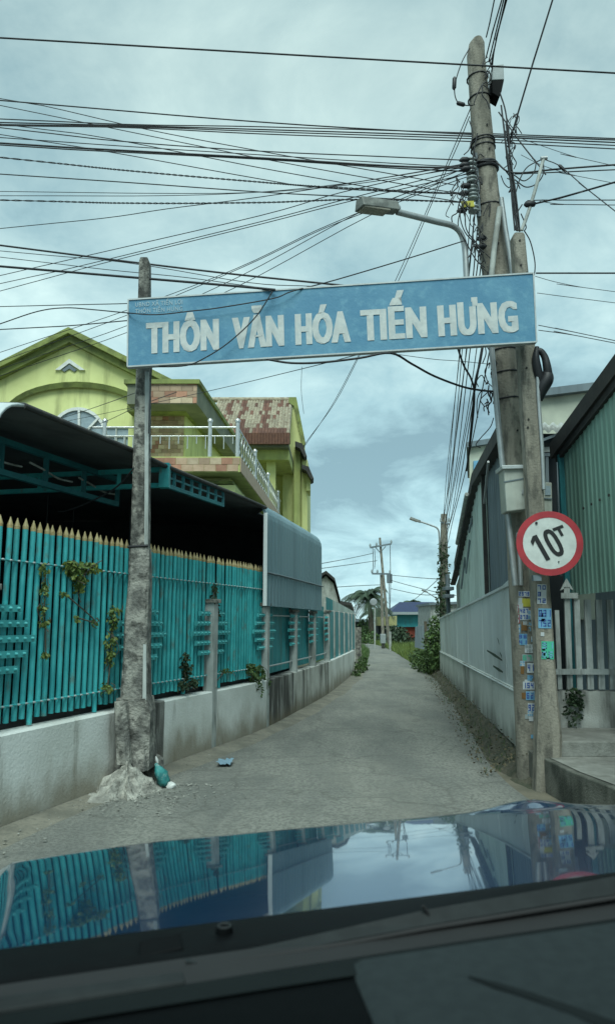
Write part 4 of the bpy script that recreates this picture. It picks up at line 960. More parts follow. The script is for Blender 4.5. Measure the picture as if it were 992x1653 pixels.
sticker(p2,866,943,881,975,0,'s_white','s_blue',3,2); sticker(p2,868,982,889,1014,0,'s_lblue','s_blue',2,3); sticker(p2,873,1035,893,1064,0,'s_green','s_lblue',2,2)
sticker(mp_,836,954,854,963,0,'s_white','s_blue',1,4); sticker(mp_,837,966,861,979,0,'yellow',None); sticker(mp_,830.5,976,836,989,0,'s_red','s_white',1,1); sticker(mp_,831,992,838,1006,0,'s_red','s_white',2,1)
sticker(mp_,838,981,852,1001,0,'s_white','s_blue',2,3); sticker(mp_,851,985,866,1000,0,'s_white','s_lblue',2,3); sticker(mp_,841,1004,850,1018,0,'s_brown',None); sticker(mp_,833,1008,839,1022,0,'s_lblue','s_white',2,1)
sticker(mp_,852,1003,866,1020,0,'concrete','s_lblue',2,3); sticker(mp_,836,1023,850,1041,0,'s_lblue','s_blue',2,2); sticker(mp_,846,1040,868,1054,0,'s_white','ins',2,4); sticker(mp_,842,1056,866,1068,0,'ins','s_green',1,3)
sticker(mp_,836,1075,845,1088,0,'s_brown',None); sticker(mp_,850,1070,873,1086,0,'s_white','s_blue',1,4); sticker(mp_,843,1100,873,1113,0,'s_white','s_blue',1,5); sticker(mp_,848,1116,874,1130,0,'s_lblue','s_blue',1,4); sticker(mp_,841,1118,848,1128,0,'s_brown',None); sticker(mp_,851,1135,875,1150,0,'s_white','s_blue',1,4); sticker(mp_,856,1186,862,1192,0,'s_lblue',None); sticker(mp_,853,1157,860,1164,0,'s_white',None)
for _ in range(22):
    y_ = random.uniform(952,1165); xa,xb = main_c(y_); x_ = random.uniform(xa+2,xb-9)
    sticker(mp_,x_,y_,x_+random.uniform(4,11),y_+random.uniform(4,10),0,random.choice(['s_white','ins','s_white','s_lblue','slab','cement','s_white']),random.choice([None,'s_blue','s_lblue','ins']),random.choice([1,2]),random.choice([2,3]))
for _ in range(6):
    y_ = random.uniform(950,1100); xa = 864+(y_-950)*.05; x_ = xa+random.uniform(2,16)
    sticker(p2,x_,y_,x_+random.uniform(4,9),y_+random.uniform(4,9),0,random.choice(['s_white','ins','slab','cement']),None)
# conduits on the main pole
def pipe(name, pts, r, m, label, cat='pipe', group=None, n=8, parent=None):
    mb = MB(); mb.tube(pts, r, n); o = mb.build(name, m, parent)
    if parent is None: tag(o, label, cat, group)
    return o
pipe('conduit', [W(x,y,YM-.05) for x,y in ((791,540),(796,600),(805,700),(812,770),(822,860),(831,945))], .028, M['steel'], None, parent=mp_)
pipe('conduit', [W(x,y,YM-.06) for x,y in ((806,335),(797,400),(793,440),(790,470))], .028, M['white_dirty'], None, parent=mp_)
pipe('conduit', [W(x,y,YM-.05) for x,y in ((808,320),(815,370),(822,410),(827,450))], .026, M['steel'], None, parent=mp_)
pipe('conduit', [W(x,y,YM-.03) for x,y in ((835,860),(838,900),(840,945))], .022, M['steel'], None, parent=mp_)
pipe('conduit', [W(x,y,Y2-.01) for x,y in ((865,560),(868,640),(874,720),(877,790))], .018, M['steel'], None, parent=p2)
pipe('conduit', [W(x,y,YM-.02) for x,y in ((819,250),(829,320),(836,372))], .022, M['steel'], None, parent=mp_)
# grey cabinet
cb = empty('switch_cabinet', W(832,790,6.7), 'grey green metal switch cabinet strapped to the round pole', 'cabinet')
mb = MB(); mb.prism(pquad([(812,755),(845,755),(850,822),(817,826)],YM-.2),(0,.2,0)); mb.build('case', M['box'], cb, bevel=.01)
mb = MB(); mb.prism(pquad([(809,751),(847,750),(848,756),(810,757)],YM-.23),(0,.25,0)); mb.build('lid', M['alu'], cb, bevel=.005)
mb = MB(); mb.prism(pquad([(812.5,777),(846,771),(846,773),(812.5,779)],YM-.206),(0,.01,0)); mb.build('seam', M['sheet_grey'], cb)
mb = MB(); mb.prism(pquad([(842,790),(844,790),(844,797),(842,797)],YM-.215),(0,.015,0)); mb.build('handle', M['steel'], cb)
# box near the pole top
jb = empty('junction_box', W(803,130,YM), 'pale box with dark underside fixed high on the round pole', 'junction box')
mb = MB(); mb.prism(pquad([(794,106),(812,103),(813,128),(793,129)],YM-.02),(0,.16,0)); mb.build('case', M['ins'], jb, bevel=.006)
mb = MB(); mb.prism(pquad([(793,129),(813,128),(809,147),(805,157),(794,150)],YM-.015),(0,.15,0)); mb.build('underside', M['car_plastic'], jb, bevel=.006)
# spool rack
ir = empty('insulator_rack', W(757,300,YM), 'rack of grey spool insulators with many wires left of the pole', 'insulator rack')
mb = MB(); mb.bar(W(766,248,YM+.05),W(772,350,YM+.05),.03,.04,(1,0,0)); mb.build('bracket', M['sheet_grey'], ir)
for i,y in enumerate((262,276,291,306,318,338)):
    q = W(759+i*.9,y,YM+.02); mb = MB(); r = .055
    mb.tube([q+Vector((0,0,z)) for z in (-.03,-.028,-.012,-.008,.008,.012,.028,.03)], [r*.6,r,r,r*.55,r*.55,r,r,r*.6], 10); mb.build('spool', M['ins'], ir)
    mb = MB(); mb.tube([q,q+Vector((.09,.03,0))], .01, 5); mb.build('pin', M['wire'], ir)
mb = MB(); mb.prism(pquad([(744,325),(764,324),(765,333),(745,334)],YM-.06),(0,.02,0)); tag(mb.build('cable_tag', M['yellow']), 'yellow tag plate hanging at the spool insulators', 'tag')
for i,y in enumerate((258,266,272,300,312,340,385,398)):
    q = W(748+random.uniform(-6,8) if y < 380 else 776,y,YM-.02); mb = MB(); mb.tube([q+Vector((-.05,0,-.01)),q+Vector((-.02,0,.0)),q+Vector((.03,0,0)),q+Vector((.05,0,.01))],[.012,.028,.028,.012],7)
    tag(mb.build('cable_clamp', M['wire']), 'small black clamp on the wires left of the round pole', 'clamp', 'cable clamps by the pole')

# ---------------------------------------------------------------- banner board
YA, YBn = 6.42, 6.36
bn = empty('banner_sign', W(535,530,6.4), 'long faded blue overhead board reading THÔN VĂN HÓA TIẾN HƯNG', 'sign')
TL, TR, BR, BL = W(207,484,YA), W(860,441,YBn), W(865,552,YBn), W(206,592,YA)
mb = MB(); mb.prism([TL,TR,BR,BL],(0,.045,0)); mb.build('panel', M['sign_blue'], bn)
for i,(p,q) in enumerate(((TL,TR),(BL,BR),(TL,BL),(TR,BR))):
    mb = MB(); mb.bar(p+Vector((0,.02,0)),q+Vector((0,.02,0)),.056,.013,(0,0,1) if i<2 else (1,0,0)); mb.build('frame_edge', M['alu'], bn)
for px,py,Y in ((222,520,YLP-.08),(222,575,YLP-.08),(845,470,Y2-.12),(848,540,Y2-.12)):
    mb = MB(); q = W(px,py,Y); mb.box((-.03,-.02,-.03),(.03,.2,.03),Matrix.Translation(q)); mb.build('bracket', M['sheet_grey'], bn)
def text_obj(body, name, m, parent, p0, xdir, updir, height, width=None, offset=0.0, depth=.002, align='LEFT', bold=0.0):
    cu = bpy.data.curves.new(name,'FONT'); cu.body = body; cu.size = 1.0; cu.offset = offset; cu.extrude = 0.0; cu.space_character = 1.11; cu.align_x = align; cu.resolution_u = 3
    ob = bpy.data.objects.new(name, cu); COL.objects.link(ob)
    bpy.context.view_layer.update()
    dg = bpy.context.evaluated_depsgraph_get(); me = bpy.data.meshes.new_from_object(ob.evaluated_get(dg))
    bpy.data.objects.remove(ob)
    xs = [v.co.x for v in me.vertices]; x0,x1 = min(xs),max(xs)
    cap = .727; sy = height/cap; sx = (width-2*bold)/(x1-x0)
    xd = Vector(xdir).normalized(); ud = Vector(updir).normalized(); nd = xd.cross(ud).normalized(); L0 = Vector(p0)+xd*bold
    V = [v.co.copy() for v in me.vertices]; Fc = [tuple(p.vertices) for p in me.polygons]; mb = MB()
    for k,dx in enumerate([0] if not bold else [-bold,-bold*.33,bold*.33,bold]):
        mb.add([L0+xd*((v.x-x0)*sx+dx)+ud*(v.y*sy)+nd*(depth+.0008*k) for v in V], Fc)
    bpy.data.meshes.remove(me); me = mb.mesh(name)
    me.materials.append(m); o = bpy.data.objects.new(name, me); COL.objects.link(o)
    if parent: o.parent = parent; o.location = -world_loc(parent)
    return o
ud_ = (TL-BL).normalized(); xd_ = (BR-BL).normalized()
def on_board(u,v): return (BL.lerp(BR,u)).lerp(TL.lerp(TR,u),v)
t0_, t1_ = on_board(.045,.185), on_board(.955,.185)
words_ = [("THÔN",.045,.225),("VĂN",.257,.385),("HÓA",.412,.548),("TIẾN",.573,.735),("HƯNG",.762,.958)]
for wd_,u0,u1 in words_:
    a_ = on_board(u0,.185-.012*u0); b2 = on_board(u1,.185-.012*u1)
    text_obj(wd_,'lettering',M['sign_text'],bn,a_,b2-a_,ud_,.292,(b2-a_).length,offset=.020,depth=.003,bold=.0135)
a_ = on_board(.018,.885); text_obj("UBND XÃ TIẾN LỢI",'lettering',M['sign_text_faint'],bn,a_,xd_,ud_,.042,on_board(.135,.885).x-a_.x,offset=.01,depth=.004)
a_ = on_board(.018,.785); text_obj("THÔN TIẾN HƯNG",'lettering',M['sign_text_faint'],bn,a_,xd_,ud_,.042,on_board(.135,.785).x-a_.x,offset=.01,depth=.004)

# ---------------------------------------------------------------- 10T weight limit sign
YT = 6.42
ws_ = empty('weight_limit_sign', W(886,877,YT), 'round white weight limit sign with red rim reading 10T', 'sign')
C0 = W(886,877,YT); RR_ = (W(939,877,YT).x-W(833,877,YT).x)/2
yawS = Matrix.Rotation(math.radians(-4),3,'Z')
xs_ = yawS @ Vector((1,0,0)); us_ = Vector((0,-.02,1)).normalized(); ns_ = xs_.cross(us_)
def disc(r0, r1, e0, e1, n=40):
    mb = MB(); vs = []
    for k in range(n):
        a_ = 2*math.pi*k/n; d = xs_*math.cos(a_)+us_*math.sin(a_)*.985
        vs += [C0+d*r1+ns_*e1, C0+d*r1+ns_*e0, C0+d*r0+ns_*e1, C0+d*r0+ns_*e0]
    for k in range(n):
        a,b = 4*k,4*((k+1)%n); mb.f += [(a,b,b+2,a+2),(a+1,a+3,b+3,b+1),(a,a+1,b+1,b)]; mb.sm += [False]*3
    mb.v = [tuple(v) for v in vs]; return mb
disc(RR_*.80,RR_,-.004,.006).build('rim', M['red'], ws_)
disc(.001,RR_*.815,-.003,.004).build('plate', plain('sign_white',(.60,.63,.60),.5), ws_)
aU, aX = math.radians(27), math.radians(21)
xt = xs_*math.cos(aX)+us_*math.sin(aX); ut = -xs_*math.sin(aU)+us_*math.cos(aU)
blk = plain('sign_black',(.012,.013,.014),.6)
def at_px(px,py): return C0+xs_*((px-886)/F*YT)+us_*(-(py-877)/F*YT)
def stroke(name, polys):
    mb = MB()
    for poly in polys:
        q = [at_px(895,904)*0+at_px(873,908)+xt*(u*.00534)+ut*(v*.00534)+ns_*.008 for u,v in poly]; mb.add(q,[tuple(range(len(q)))])
    return mb.build(name, blk, ws_)
stroke('digit',[[(7,0),(14,0),(14,45),(7,45)],[(7,45),(7,37),(0,30),(0,38)]])
zo = []
for k in range(24):
    a0_,a1_ = 2*math.pi*k/24, 2*math.pi*(k+1)/24
    f_ = lambda a,rx,ry: (31.5+rx*math.copysign(abs(math.cos(a))**.8,math.cos(a)), 23+ry*math.copysign(abs(math.sin(a))**.8,math.sin(a)))
    zo.append([f_(a0_,10.5,24),f_(a1_,10.5,24),f_(a1_,4.2,17),f_(a0_,4.2,17)])
stroke('digit',zo)
stroke('letter',[[(47.5,28),(52,28),(52,40),(47.5,40)],[(41,40),(58.5,40),(58.5,45),(41,45)]])
for px,py in ((866,844),(899,907)):
    q = at_px(px,py)+ns_*.006; mb = MB(); mb.tube([q,q+ns_*.006], .012 if py<850 else .006, 8); mb.build('bolt', M['wire'], ws_)
mb = MB(); q = at_px(868,930); mb.box((-.05,.01,-.04),(.02,.06,.01),Matrix.Translation(q)); mb.build('clamp', M['sheet_grey'], ws_)

# ---------------------------------------------------------------- street lamps
def lamp(name, label, pts, r, head, Y, group, hz=.1):
    l = empty(name, pts[0], label, 'street lamp', group)
    mb = MB(); mb.tube(catmull(pts,5), r, 8); mb.build('arm', M['steel'], l)
    a_,b2 = head; d = (a_-b2); L_ = d.length; d.normalize(); up = Vector((0,0,1)); sd_ = d.cross(up).normalized(); up = sd_.cross(d).normalized()
    def P(t,s,u): return b2+d*(L_*t)+sd_*(s*L_)+up*(u*L_)
    mb = MB(); mb.hexa([P(-.05,-.14,-.10),P(-.05,.14,-.10),P(-.05,.12,.12),P(-.05,-.12,.12)],[P(1,-.19,-.12),P(1,.19,-.12),P(.97,.12,.12),P(.97,-.12,.12)]); mb.build('lamp_head', M['lamp_head'], l, bevel=.02*L_)
    mb = MB(); mb.hexa([P(.25,-.15,-.15),P(.25,.15,-.15),P(.25,.15,-.118),P(.25,-.15,-.118)],[P(.95,-.16,-.15),P(.95,.16,-.15),P(.95,.16,-.118),P(.95,-.16,-.118)]); mb.build('lens', M['lamp_glass'], l)
    mb = MB(); mb.tube([P(-.12,0,0),P(.02,0,0)], L_*.09, 8); mb.build('collar', M['steel'], l)
    return l
lamp('street_lamp','street lamp on curved grey arm over the blue board',[W(755,520,YM),W(752,445,YM),W(748,392,YM),W(734,367,YM-.05),W(700,357,YM-.2),W(640,342,YM-.4)],.03,(W(578,328,YM-.6),W(636,336,YM-.4)),YM,'street lamps')
mb = MB(); mb.bar(W(755,515,YM),W(800,510,YM+.1),.04,.04); mb.build('bracket', M['steel'], bpy.data.objects['street_lamp'])

# ---------------------------------------------------------------- overhead wires
def wire(pts, Ya, Yb, r=.006, label=None, group=None, ext=1.6, extr=0.0, m='wire', sub=5, name='overhead_wire', twist=False):
    n = len(pts); x0, x1 = pts[0][0], pts[-1][0]
    ds = [0]
    for a_,b2 in zip(pts,pts[1:]): ds.append(ds[-1]+math.hypot(b2[0]-a_[0],b2[1]-a_[1]))
    P = [W(x,y,Ya+(Yb-Ya)*d/ds[-1]) for (x,y),d in zip(pts,ds)]
    if ext: P.insert(0, P[0]+(P[0]-P[1]).normalized()*ext*4)
    if extr: P.append(P[-1]+(P[-1]-P[-2]).normalized()*extr*4)
    mb = MB(); c = catmull(P, sub)
    if twist:
        c2 = []; 
        for i in range(len(c)-1):
            for k in range(14): c2.append(c[i].lerp(c[i+1],k/14))
        for ph in (0,math.pi): mb.tube([p+Vector((0,math.cos(i*1.0+ph)*r*.9,math.sin(i*1.0+ph)*r*.9)) for i,p in enumerate(c2)], r*.75, 5)
    else: mb.tube(c, r, 5)
    return tag(mb.build(name, M[m]), label, 'wire', group)
LG = 'wires crossing the lane to the pole'
# a .. n : from the left edge to the pole and beyond it
wire([(0,61),(496,90),(992,118)],6.4,6.4,.0085,'topmost black wire crossing the whole sky in front of the pole',LG,1.5,1.5)
wire([(0,162),(420,197),(760,217),(992,226)],7.3,7.0,.007,'upper straight wire just above the thick purple grey bundle',LG,1.5,1.5)
for k,(dy,r) in enumerate(((-4,.006),(0,.007),(3,.006),(6.5,.006))):
    wire([(0,196+dy+2*math.sin(k)),(212,203+dy*.5),(420,209+dy*1.1),(760,220+dy*1.3),(992,230+dy*1.6)],7.4,7.0,r,('topmost','second','third','lowest')[k]+' strand of the thick cable bundle crossing to the pole below its top',LG,1.5,1.5)
wire([(0,159),(76,172),(237,209),(420,244),(541,265),(735,299)],8.2,6.95,.005,'thin wire slanting steepest from upper left to the insulators',LG)
wire([(0,170),(127,196),(313,234),(448,261),(682,303),(745,312)],8.4,6.95,.005,'thin wire slanting just under the steepest one to the insulators',LG)
wire([(0,200),(148,219),(313,250),(420,271),(565,297),(748,327)],8.0,6.95,.005,'thin wire slanting from the bundle end down to the yellow tag',LG)
wire([(0,217),(169,244),(420,289),(517,303),(700,312),(752,312)],8.0,6.95,.005,'thin wire slanting under the thick black cable to the rack',LG)
wire([(0,206),(195,228),(420,244),(600,252),(759,259),(800,260)],7.6,6.95,.006,'wire just above the thick black middle cable',LG)
wire([(0,231),(127,239),(420,255),(630,268),(735,271),(766,272)],7.4,6.95,.010,'thick black cable crossing the middle of the sky to the rack',LG)
wire([(0,234),(127,242),(420,257),(630,271),(735,276),(766,278)],7.45,6.97,.007,'black cable hugging the underside of the thick middle cable',LG)
wire([(0,222),(200,236),(420,250),(640,264),(760,270)],7.5,6.97,.005,'thin cable hugging the top of the thick middle cable',LG)
wire([(0,254),(212,276),(420,294),(529,302),(748,313)],7.4,6.95,.006,'twisted wire sloping down from the left edge above the lamp',LG,twist=True)
wire([(0,281),(212,295),(420,310),(553,317),(750,327)],7.4,6.95,.006,'wire sloping gently from the left edge to just above the lamp head',LG)
wire([(0,309),(237,312),(400,311),(541,301),(715,276),(756,268)],8.2,6.95,.004,'thin wire sagging level then rising to the rack',LG)
wire([(0,316),(254,316),(420,310),(573,294),(735,268),(757,264)],8.3,6.95,.004,'thin wire sagging lowest of the level pair rising to the rack',LG)
wire([(0,323),(212,328),(420,327),(577,322),(748,326)],7.4,6.95,.006,'twisted level wire running behind the lamp head to the yellow tag',LG,twist=True)
wire([(0,369),(169,352),(271,337),(420,318),(600,290),(740,266),(757,262)],9,6.95,.005,'wire rising from mid left edge through the level wires to the rack',LG)
wire([(0,445),(148,411),(420,348),(549,311),(711,275),(757,266)],9.5,6.95,.005,'upper of three wires rising from the lower left past the lamp',LG)
wire([(0,458),(127,430),(420,358),(541,326),(727,279),(758,272)],9.7,6.95,.005,'middle of three wires rising from the lower left past the lamp',LG)
wire([(0,470),(182,421),(420,362),(560,326),(740,284),(760,280)],9.9,6.95,.005,'lowest of three wires rising from the lower left past the lamp',LG)
FG = 'fan of wires rising behind the board to the rack'
for k,pp_ in enumerate(([(0,569),(207,500),(380,434),(510,372),(640,318),(757,268)],[(0,584),(207,508),(390,432),(520,370),(650,320),(758,274)],[(0,596),(207,525),(385,447),(586,340),(735,286),(760,280)],[(0,607),(207,536),(380,464),(600,346),(740,290),(762,287)])):
    wire(pp_,10.5,6.97,.0045,('uppermost','second','third','lowest')[k]+' wire of the fan rising over the lime gable behind the board',FG)
wire([(0,396),(203,422),(380,443),(545,460),(640,470)],7.2,6.72,.010,'thick black cable passing in front of the left post tip',LG)
wire([(0,430),(203,447),(380,462),(444,468)],7.0,6.36,.012,'thickest lower cable tied off at the top edge of the board',LG)
wire([(0,405),(203,424),(400,456),(500,462)],7.6,6.8,.004,'thin wire just under the cable at the left post tip',LG)
wire([(0,415),(170,435),(300,448),(430,466)],7.6,6.8,.004,'thin slack wire between the two thick cables left of the post',LG)
wire([(0,495),(120,492),(207,490),(300,486)],8.2,6.8,.005,'level wire meeting the upper left corner of the board',LG)
wire([(0,532),(110,526),(212,517),(300,510)],8.0,6.8,.006,'wire running nearly level to the left end of the board',LG)
wire([(0,523),(60,503),(105,497),(151,500),(207,505),(252,508),(310,502),(353,497),(440,482),(500,466),(541,452),(662,416),(751,388)],7.6,6.9,.006,'slack cable draped across the left of the board and up to the lamp arm',LG) if False else None
P_ = [W(0,523,7.6),W(60,503,7.3),W(105,497,7.1),W(151,500,6.9),W(204,505,6.42),W(252,508,6.36),(W(310,502,6.36)),W(353,497,6.355),W(440,482,6.35),W(472,470,6.36),W(541,452,6.5),W(662,416,6.75),W(751,388,6.93)]
mb = MB(); mb.tube(catmull([P_[0]*2-P_[1]]+P_,5),.006,5); tag(mb.build('overhead_wire', M['wire']),'slack cable draped across the board top and rising to the lamp arm','wire',LG)
P_ = [W(440,470,6.34),W(412,512,6.34),W(370,552,6.34),W(330,578,6.34),W(300,590,6.36),W(255,592,6.45),W(236,590,6.5)]
mb = MB(); mb.tube(catmull(P_,6),.006,5); tag(mb.build('hanging_cable', M['wire']),'loose cable looping down across the letters V and N of the board','wire')
P_ = [W(430,580,6.40),W(470,586,6.36),W(520,585,6.36),W(580,578,6.36),W(630,570,6.38),W(665,588,6.5),W(700,607,6.65),W(745,624,6.8),W(775,630,6.9),W(798,632,6.93)]
mb = MB(); mb.tube(catmull(P_,5),.010,6); tag(mb.build('hanging_cable', M['wire']),'thick black cable sagging below the board to the round pole','wire')
P_ = [W(245,592,6.5),W(243,620,6.55),W(241,660,6.55),W(240,700,6.6)]
mb = MB(); mb.tube(catmull(P_,4),.006,5); tag(mb.build('hanging_cable', M['wire_grey']),'short grey cable hanging beside the left post below the board','wire')
mb = MB(); mb.tube(catmull([W(217,755,6.62),W(190,785,6.9),W(150,808,7.2),W(110,824,7.6),W(95,826,8)],5),.008,5); tag(mb.build('hanging_cable', M['wire_grey']),'slack cable curving from the left post into the dark shed','wire')
wire([(490,722),(535,655),(578,574),(638,452),(700,312),(759,174)],14,6.97,.005,'left stay wire from high on the round pole down past the board',LG,0)
wire([(492,716),(540,650),(582,570),(643,452),(702,315),(740,230),(757,188)],14,6.97,.005,'right stay wire from high on the round pole down past the board',LG,0)
wire([(60,690),(180,665),(338,631),(489,595),(575,573)],15,6.5,.0045,'thin wire from the lime house rising to the board underside',LG,0)
wire([(487,592),(486,630),(490,668)],6.6,6.6,.002,'hair thin loose strand dangling below the middle of the board',None,0,name='hanging_cable')
wire([(640,572),(700,580),(742,583),(790,588)],6.7,6.95,.003,'thin level wire right of the sagging cable under the board',LG,0)
for k,(x0,y0,x1,y1) in enumerate(((50,688,175,650),(120,700,225,655))):
    wire([(x0,y0),((x0+x1)/2,(y0+y1)/2+2),(x1,y1),(x1+60,y1-22)],14,9,.005,('left','right')[k]+' thin wire crossing the arched window of the lime house',None,0)
# wires leaving to the right
RG = 'wires leaving the round pole to the right'
wire([(800,262),(827,279),(900,273),(992,266)],6.95,6.6,.009,'thick cable leaving the pole to the right past the pipe bracket',RG,0,1.5)
wire([(830,281),(900,278),(992,274)],6.95,6.6,.006,'cable just below the thick one leaving right past the bracket',RG,0,1.5)
wire([(862,329),(900,320),(940,309),(992,294)],6.7,6.2,.009,'cable rising right from the black splice on the bracket',RG,0,1.5)
wire([(850,324),(880,323),(992,323)],6.7,6.4,.005,'level wire leaving right from the black splice',RG,0,1.5)
wire([(870,325),(910,330),(992,331)],6.7,6.4,.004,'slack wire just below the level one right of the splice',RG,0,1.5)
wire([(880,258),(904,269),(945,304),(992,341)],6.75,6.2,.005,'wire falling right from the bracket tip connector',RG,0,1.5)
wire([(836,222),(861,231),(930,254),(992,268)],6.95,6.6,.003,'hair thin wire slanting right below the crossing bundle',RG,0,1.5)
wire([(840,250),(877,268),(930,284),(981,294)],6.95,6.6,.003,'hair thin wire slanting right under the thick cable',RG,0,1.5)
wire([(804,181),(840,231),(871,270),(880,282)],6.95,6.75,.007,'stay running from below the pole box to the pipe bracket',RG,0,0)
wire([(891,0),(860,100),(821,231)],6.5,6.95,.009,'thick lone cable falling from the top right to the pole',RG,1.5,0)
wire([(806,150),(815,180),(821,231),(822,270)],6.95,6.95,.008,'black cable running down the right flank of the pole top',RG,0,0)
TG = 'cables rising overhead from the pole top'
for k,pp_ in enumerate(([(797,0),(790,35),(784,60)],[(809,0),(796,45),(784,92)],[(812,0),(800,50),(788,100)],[(815,0),(803,52),(792,105)],[(817,0),(806,40),(797,80),(793,115)])):
    wire(pp_,6.2,6.93,.007,'black cable of the sheaf rising overhead from the pole top',TG,1.2,0)
wire([(864,441),(920,441),(992,441)],6.7,6.5,.008,'thick level cable right of the board top corner',RG,0,1.5)
wire([(863,446),(895,455),(940,464),(992,471)],6.7,6.5,.003,'thin wire with a blob right of the board top corner',RG,0,1.5)
wire([(866,473),(920,480),(992,489)],6.7,6.5,.003,'thin wire leaving right at the upper half of the board end',RG,0,1.5)
wire([(868,525),(930,537),(992,550)],6.7,6.5,.004,'upper of two wires leaving right at the lower board corner',RG,0,1.5)
wire([(868,533),(925,541),(992,554)],6.7,6.5,.004,'lower of two wires leaving right at the lower board corner',RG,0,1.5)
# wires down the lane from the near pole to the far one
DG = 'wires running down the lane between the two poles'
for k,(sx,sy,ex,ey,r) in enumerate(((762,300,714,836,.010),(766,312,715,838,.010),(770,330,716,840,.010),(772,345,717,845,.012),(776,360,718,848,.012),(782,400,718,852,.012),(786,430,719,857,.010),(790,470,719,862,.010),(792,500,720,870,.012),(794,540,720,880,.012))):
    a_ = W(sx,sy,YM+.05); b2 = W(ex,ey,30); pts = []
    for i in range(9): t = i/8; p = a_.lerp(b2,t); p.z -= .30*(1+.25*(k%4))*4*t*(1-t)*.5; p.x += .02*math.sin(k*2.1+i); pts.append(p)
    mb = MB(); mb.tube(catmull(pts,3),[.6*r+.004*i/24 for i in range(25)],5); tag(mb.build('lane_wire', M['wire_grey' if k%3==0 else 'wire']),('first','second','third','fourth','fifth','sixth','seventh','eighth','ninth','last')[k]+' from the left of the wires running down the lane to the far pole','wire',DG)
for k,(x0,y0,x1,y1) in enumerate(((738,560,757,592),(757,592,772,604),(765,598,753,640),(753,640,748,690))): pass
mb = MB(); mb.tube(catmull([W(737,558,6.7),W(748,590,6.75),W(760,612,6.8),(W(765,640,6.9)),W(760,700,7.4),W(752,760,8)],5),.010,5); tag(mb.build('hanging_cable', M['wire']),'knotted black cable bunch hanging left of the round pole below the board','wire')
mb = MB(); mb.tube(catmull([W(779,556,6.9),W(774,585,6.9),W(766,620,6.92),W(762,670,7.1),W(757,720,7.6)],5),.012,5); tag(mb.build('hanging_cable', M['wire']),'dark cable bunch running down close to the pole below the board','wire')
# tangles on the pole flanks
def tangle(c, n, spread, label, group, r=.005, seed=1):
    rs = random.Random(seed); 
    for i in range(n):
        x,y = c[0]+rs.uniform(-spread[0],spread[0]), c[1]+rs.uniform(-spread[1],spread[1])
        Y = YM-.03+rs.uniform(-.06,.04); pts = []
        k = rs.randint(4,6); px,py = x,y
        for j in range(k):
            pts.append(W(px,py,Y)); px += rs.uniform(-9,9); py += rs.uniform(4,16)*(1 if rs.random() < .8 else -1)
        mb = MB(); mb.tube(catmull(pts,5), r*rs.uniform(.7,1.3), 5); tag(mb.build('cable_loop', M['wire']), label, 'wire', group)
tangle((752,292),18,(14,40),'loose black cable loop among the spools left of the round pole','cable loops by the spools',seed=3)
tangle((822,235),17,(9,60),'loose black cable loop on the right flank of the pole top','cable loops on the pole right flank',seed=5)
tangle((790,110),7,(7,35),'loose pale cable tie loop on the pole face near its top','cable loops at the pole top',.006,seed=8)
tangle((789,615),12,(7,60),'tangled black cable end left of the pole under the board','cable ends under the board',.006,seed=11)
tangle((770,390),14,(13,50),'loose black cable loop between lamp arm and pole','cable loops by the lamp arm',seed=13)
for k,pts in enumerate(([(812,200),(818,260),(826,310),(834,372)],[(816,200),(824,270),(832,330),(838,374)],[(820,205),(822,250),(830,300),(836,350),(838,372)],[(808,170),(814,220),(822,280),(826,330),(830,372)])):
    mb = MB(); mb.tube(catmull([W(x,y,YM-.05-.015*k) for x,y in pts],5),.009,5); tag(mb.build('pole_cable', M['wire']),'black cable running down the right side of the round pole to the square post','wire','cables down the pole right side')
for k,pts in enumerate(([(748,250),(757,240),(762,215),(757,195)],[(762,275),(764,245),(770,215)],[(745,330),(742,350),(750,375),(766,392)],[(750,335),(752,370),(770,395),(783,425)],[(742,340),(739,365),(752,392),(768,420),(782,432)])):
    mb = MB(); mb.tube(catmull([W(x,y,YM-.04) for x,y in pts],5),.006,5); tag(mb.build('pole_cable', M['wire']),'black jumper cable curving along the left side of the round pole','wire','jumper cables on the pole left side')
mb = MB(); mb.tube(catmull([W(757,78,YM),W(745,100,YM-.05),W(735,130,YM-.05),W(733,150,YM-.05),W(738,165,YM-.05),W(750,170,YM-.03),W(763,170,YM)],5),.006,5); jc = mb.build('jumper_cable', M['wire']); tag(jc,'black jumper looping out left from the pole top with two splices','wire')
for (x0,y0,x1,y1) in ((733,124,732,145),(736,166,750,170)):
    mb = MB(); a_,b2 = W(x0,y0,YM-.05),W(x1,y1,YM-.05); mb.tube([a_,a_.lerp(b2,.15),a_.lerp(b2,.85),b2],[.008,.022,.022,.008],7); mb.build('splice', M['wire'], jc)
# pipe bracket with splice on the square post
pb = empty('pipe_bracket', W(842,372,6.7), 'pale pipe bracket leaning right from the square post top', 'bracket')
mb = MB(); mb.tube(catmull([W(841,372,6.66),W(850,348,6.66),W(862,310,6.68),W(874,265,6.7),W(877,255,6.7)],3),.017,7); mb.build('pipe', M['white_dirty'], pb)
mb = MB(); mb.tube([W(872,256,6.7),W(882,255,6.7)],.02,7); mb.build('cap', M['steel'], pb)
mb = MB(); mb.tube([W(845,331,6.66),W(848,330,6.66),W(861,329,6.66),W(864,328,6.66)],[.01,.03,.03,.01],7); tag(mb.build('cable_splice', M['wire']),'black cylindrical cable splice on the pipe bracket','splice')
mb = MB(); mb.tube([W(900,266,6.7),W(903,268,6.7),W(909,274,6.7),W(911,276,6.7)],[.006,.016,.016,.006],7); tag(mb.build('cable_splice', M['wire']),'small black connector on the wire right of the bracket tip','splice')
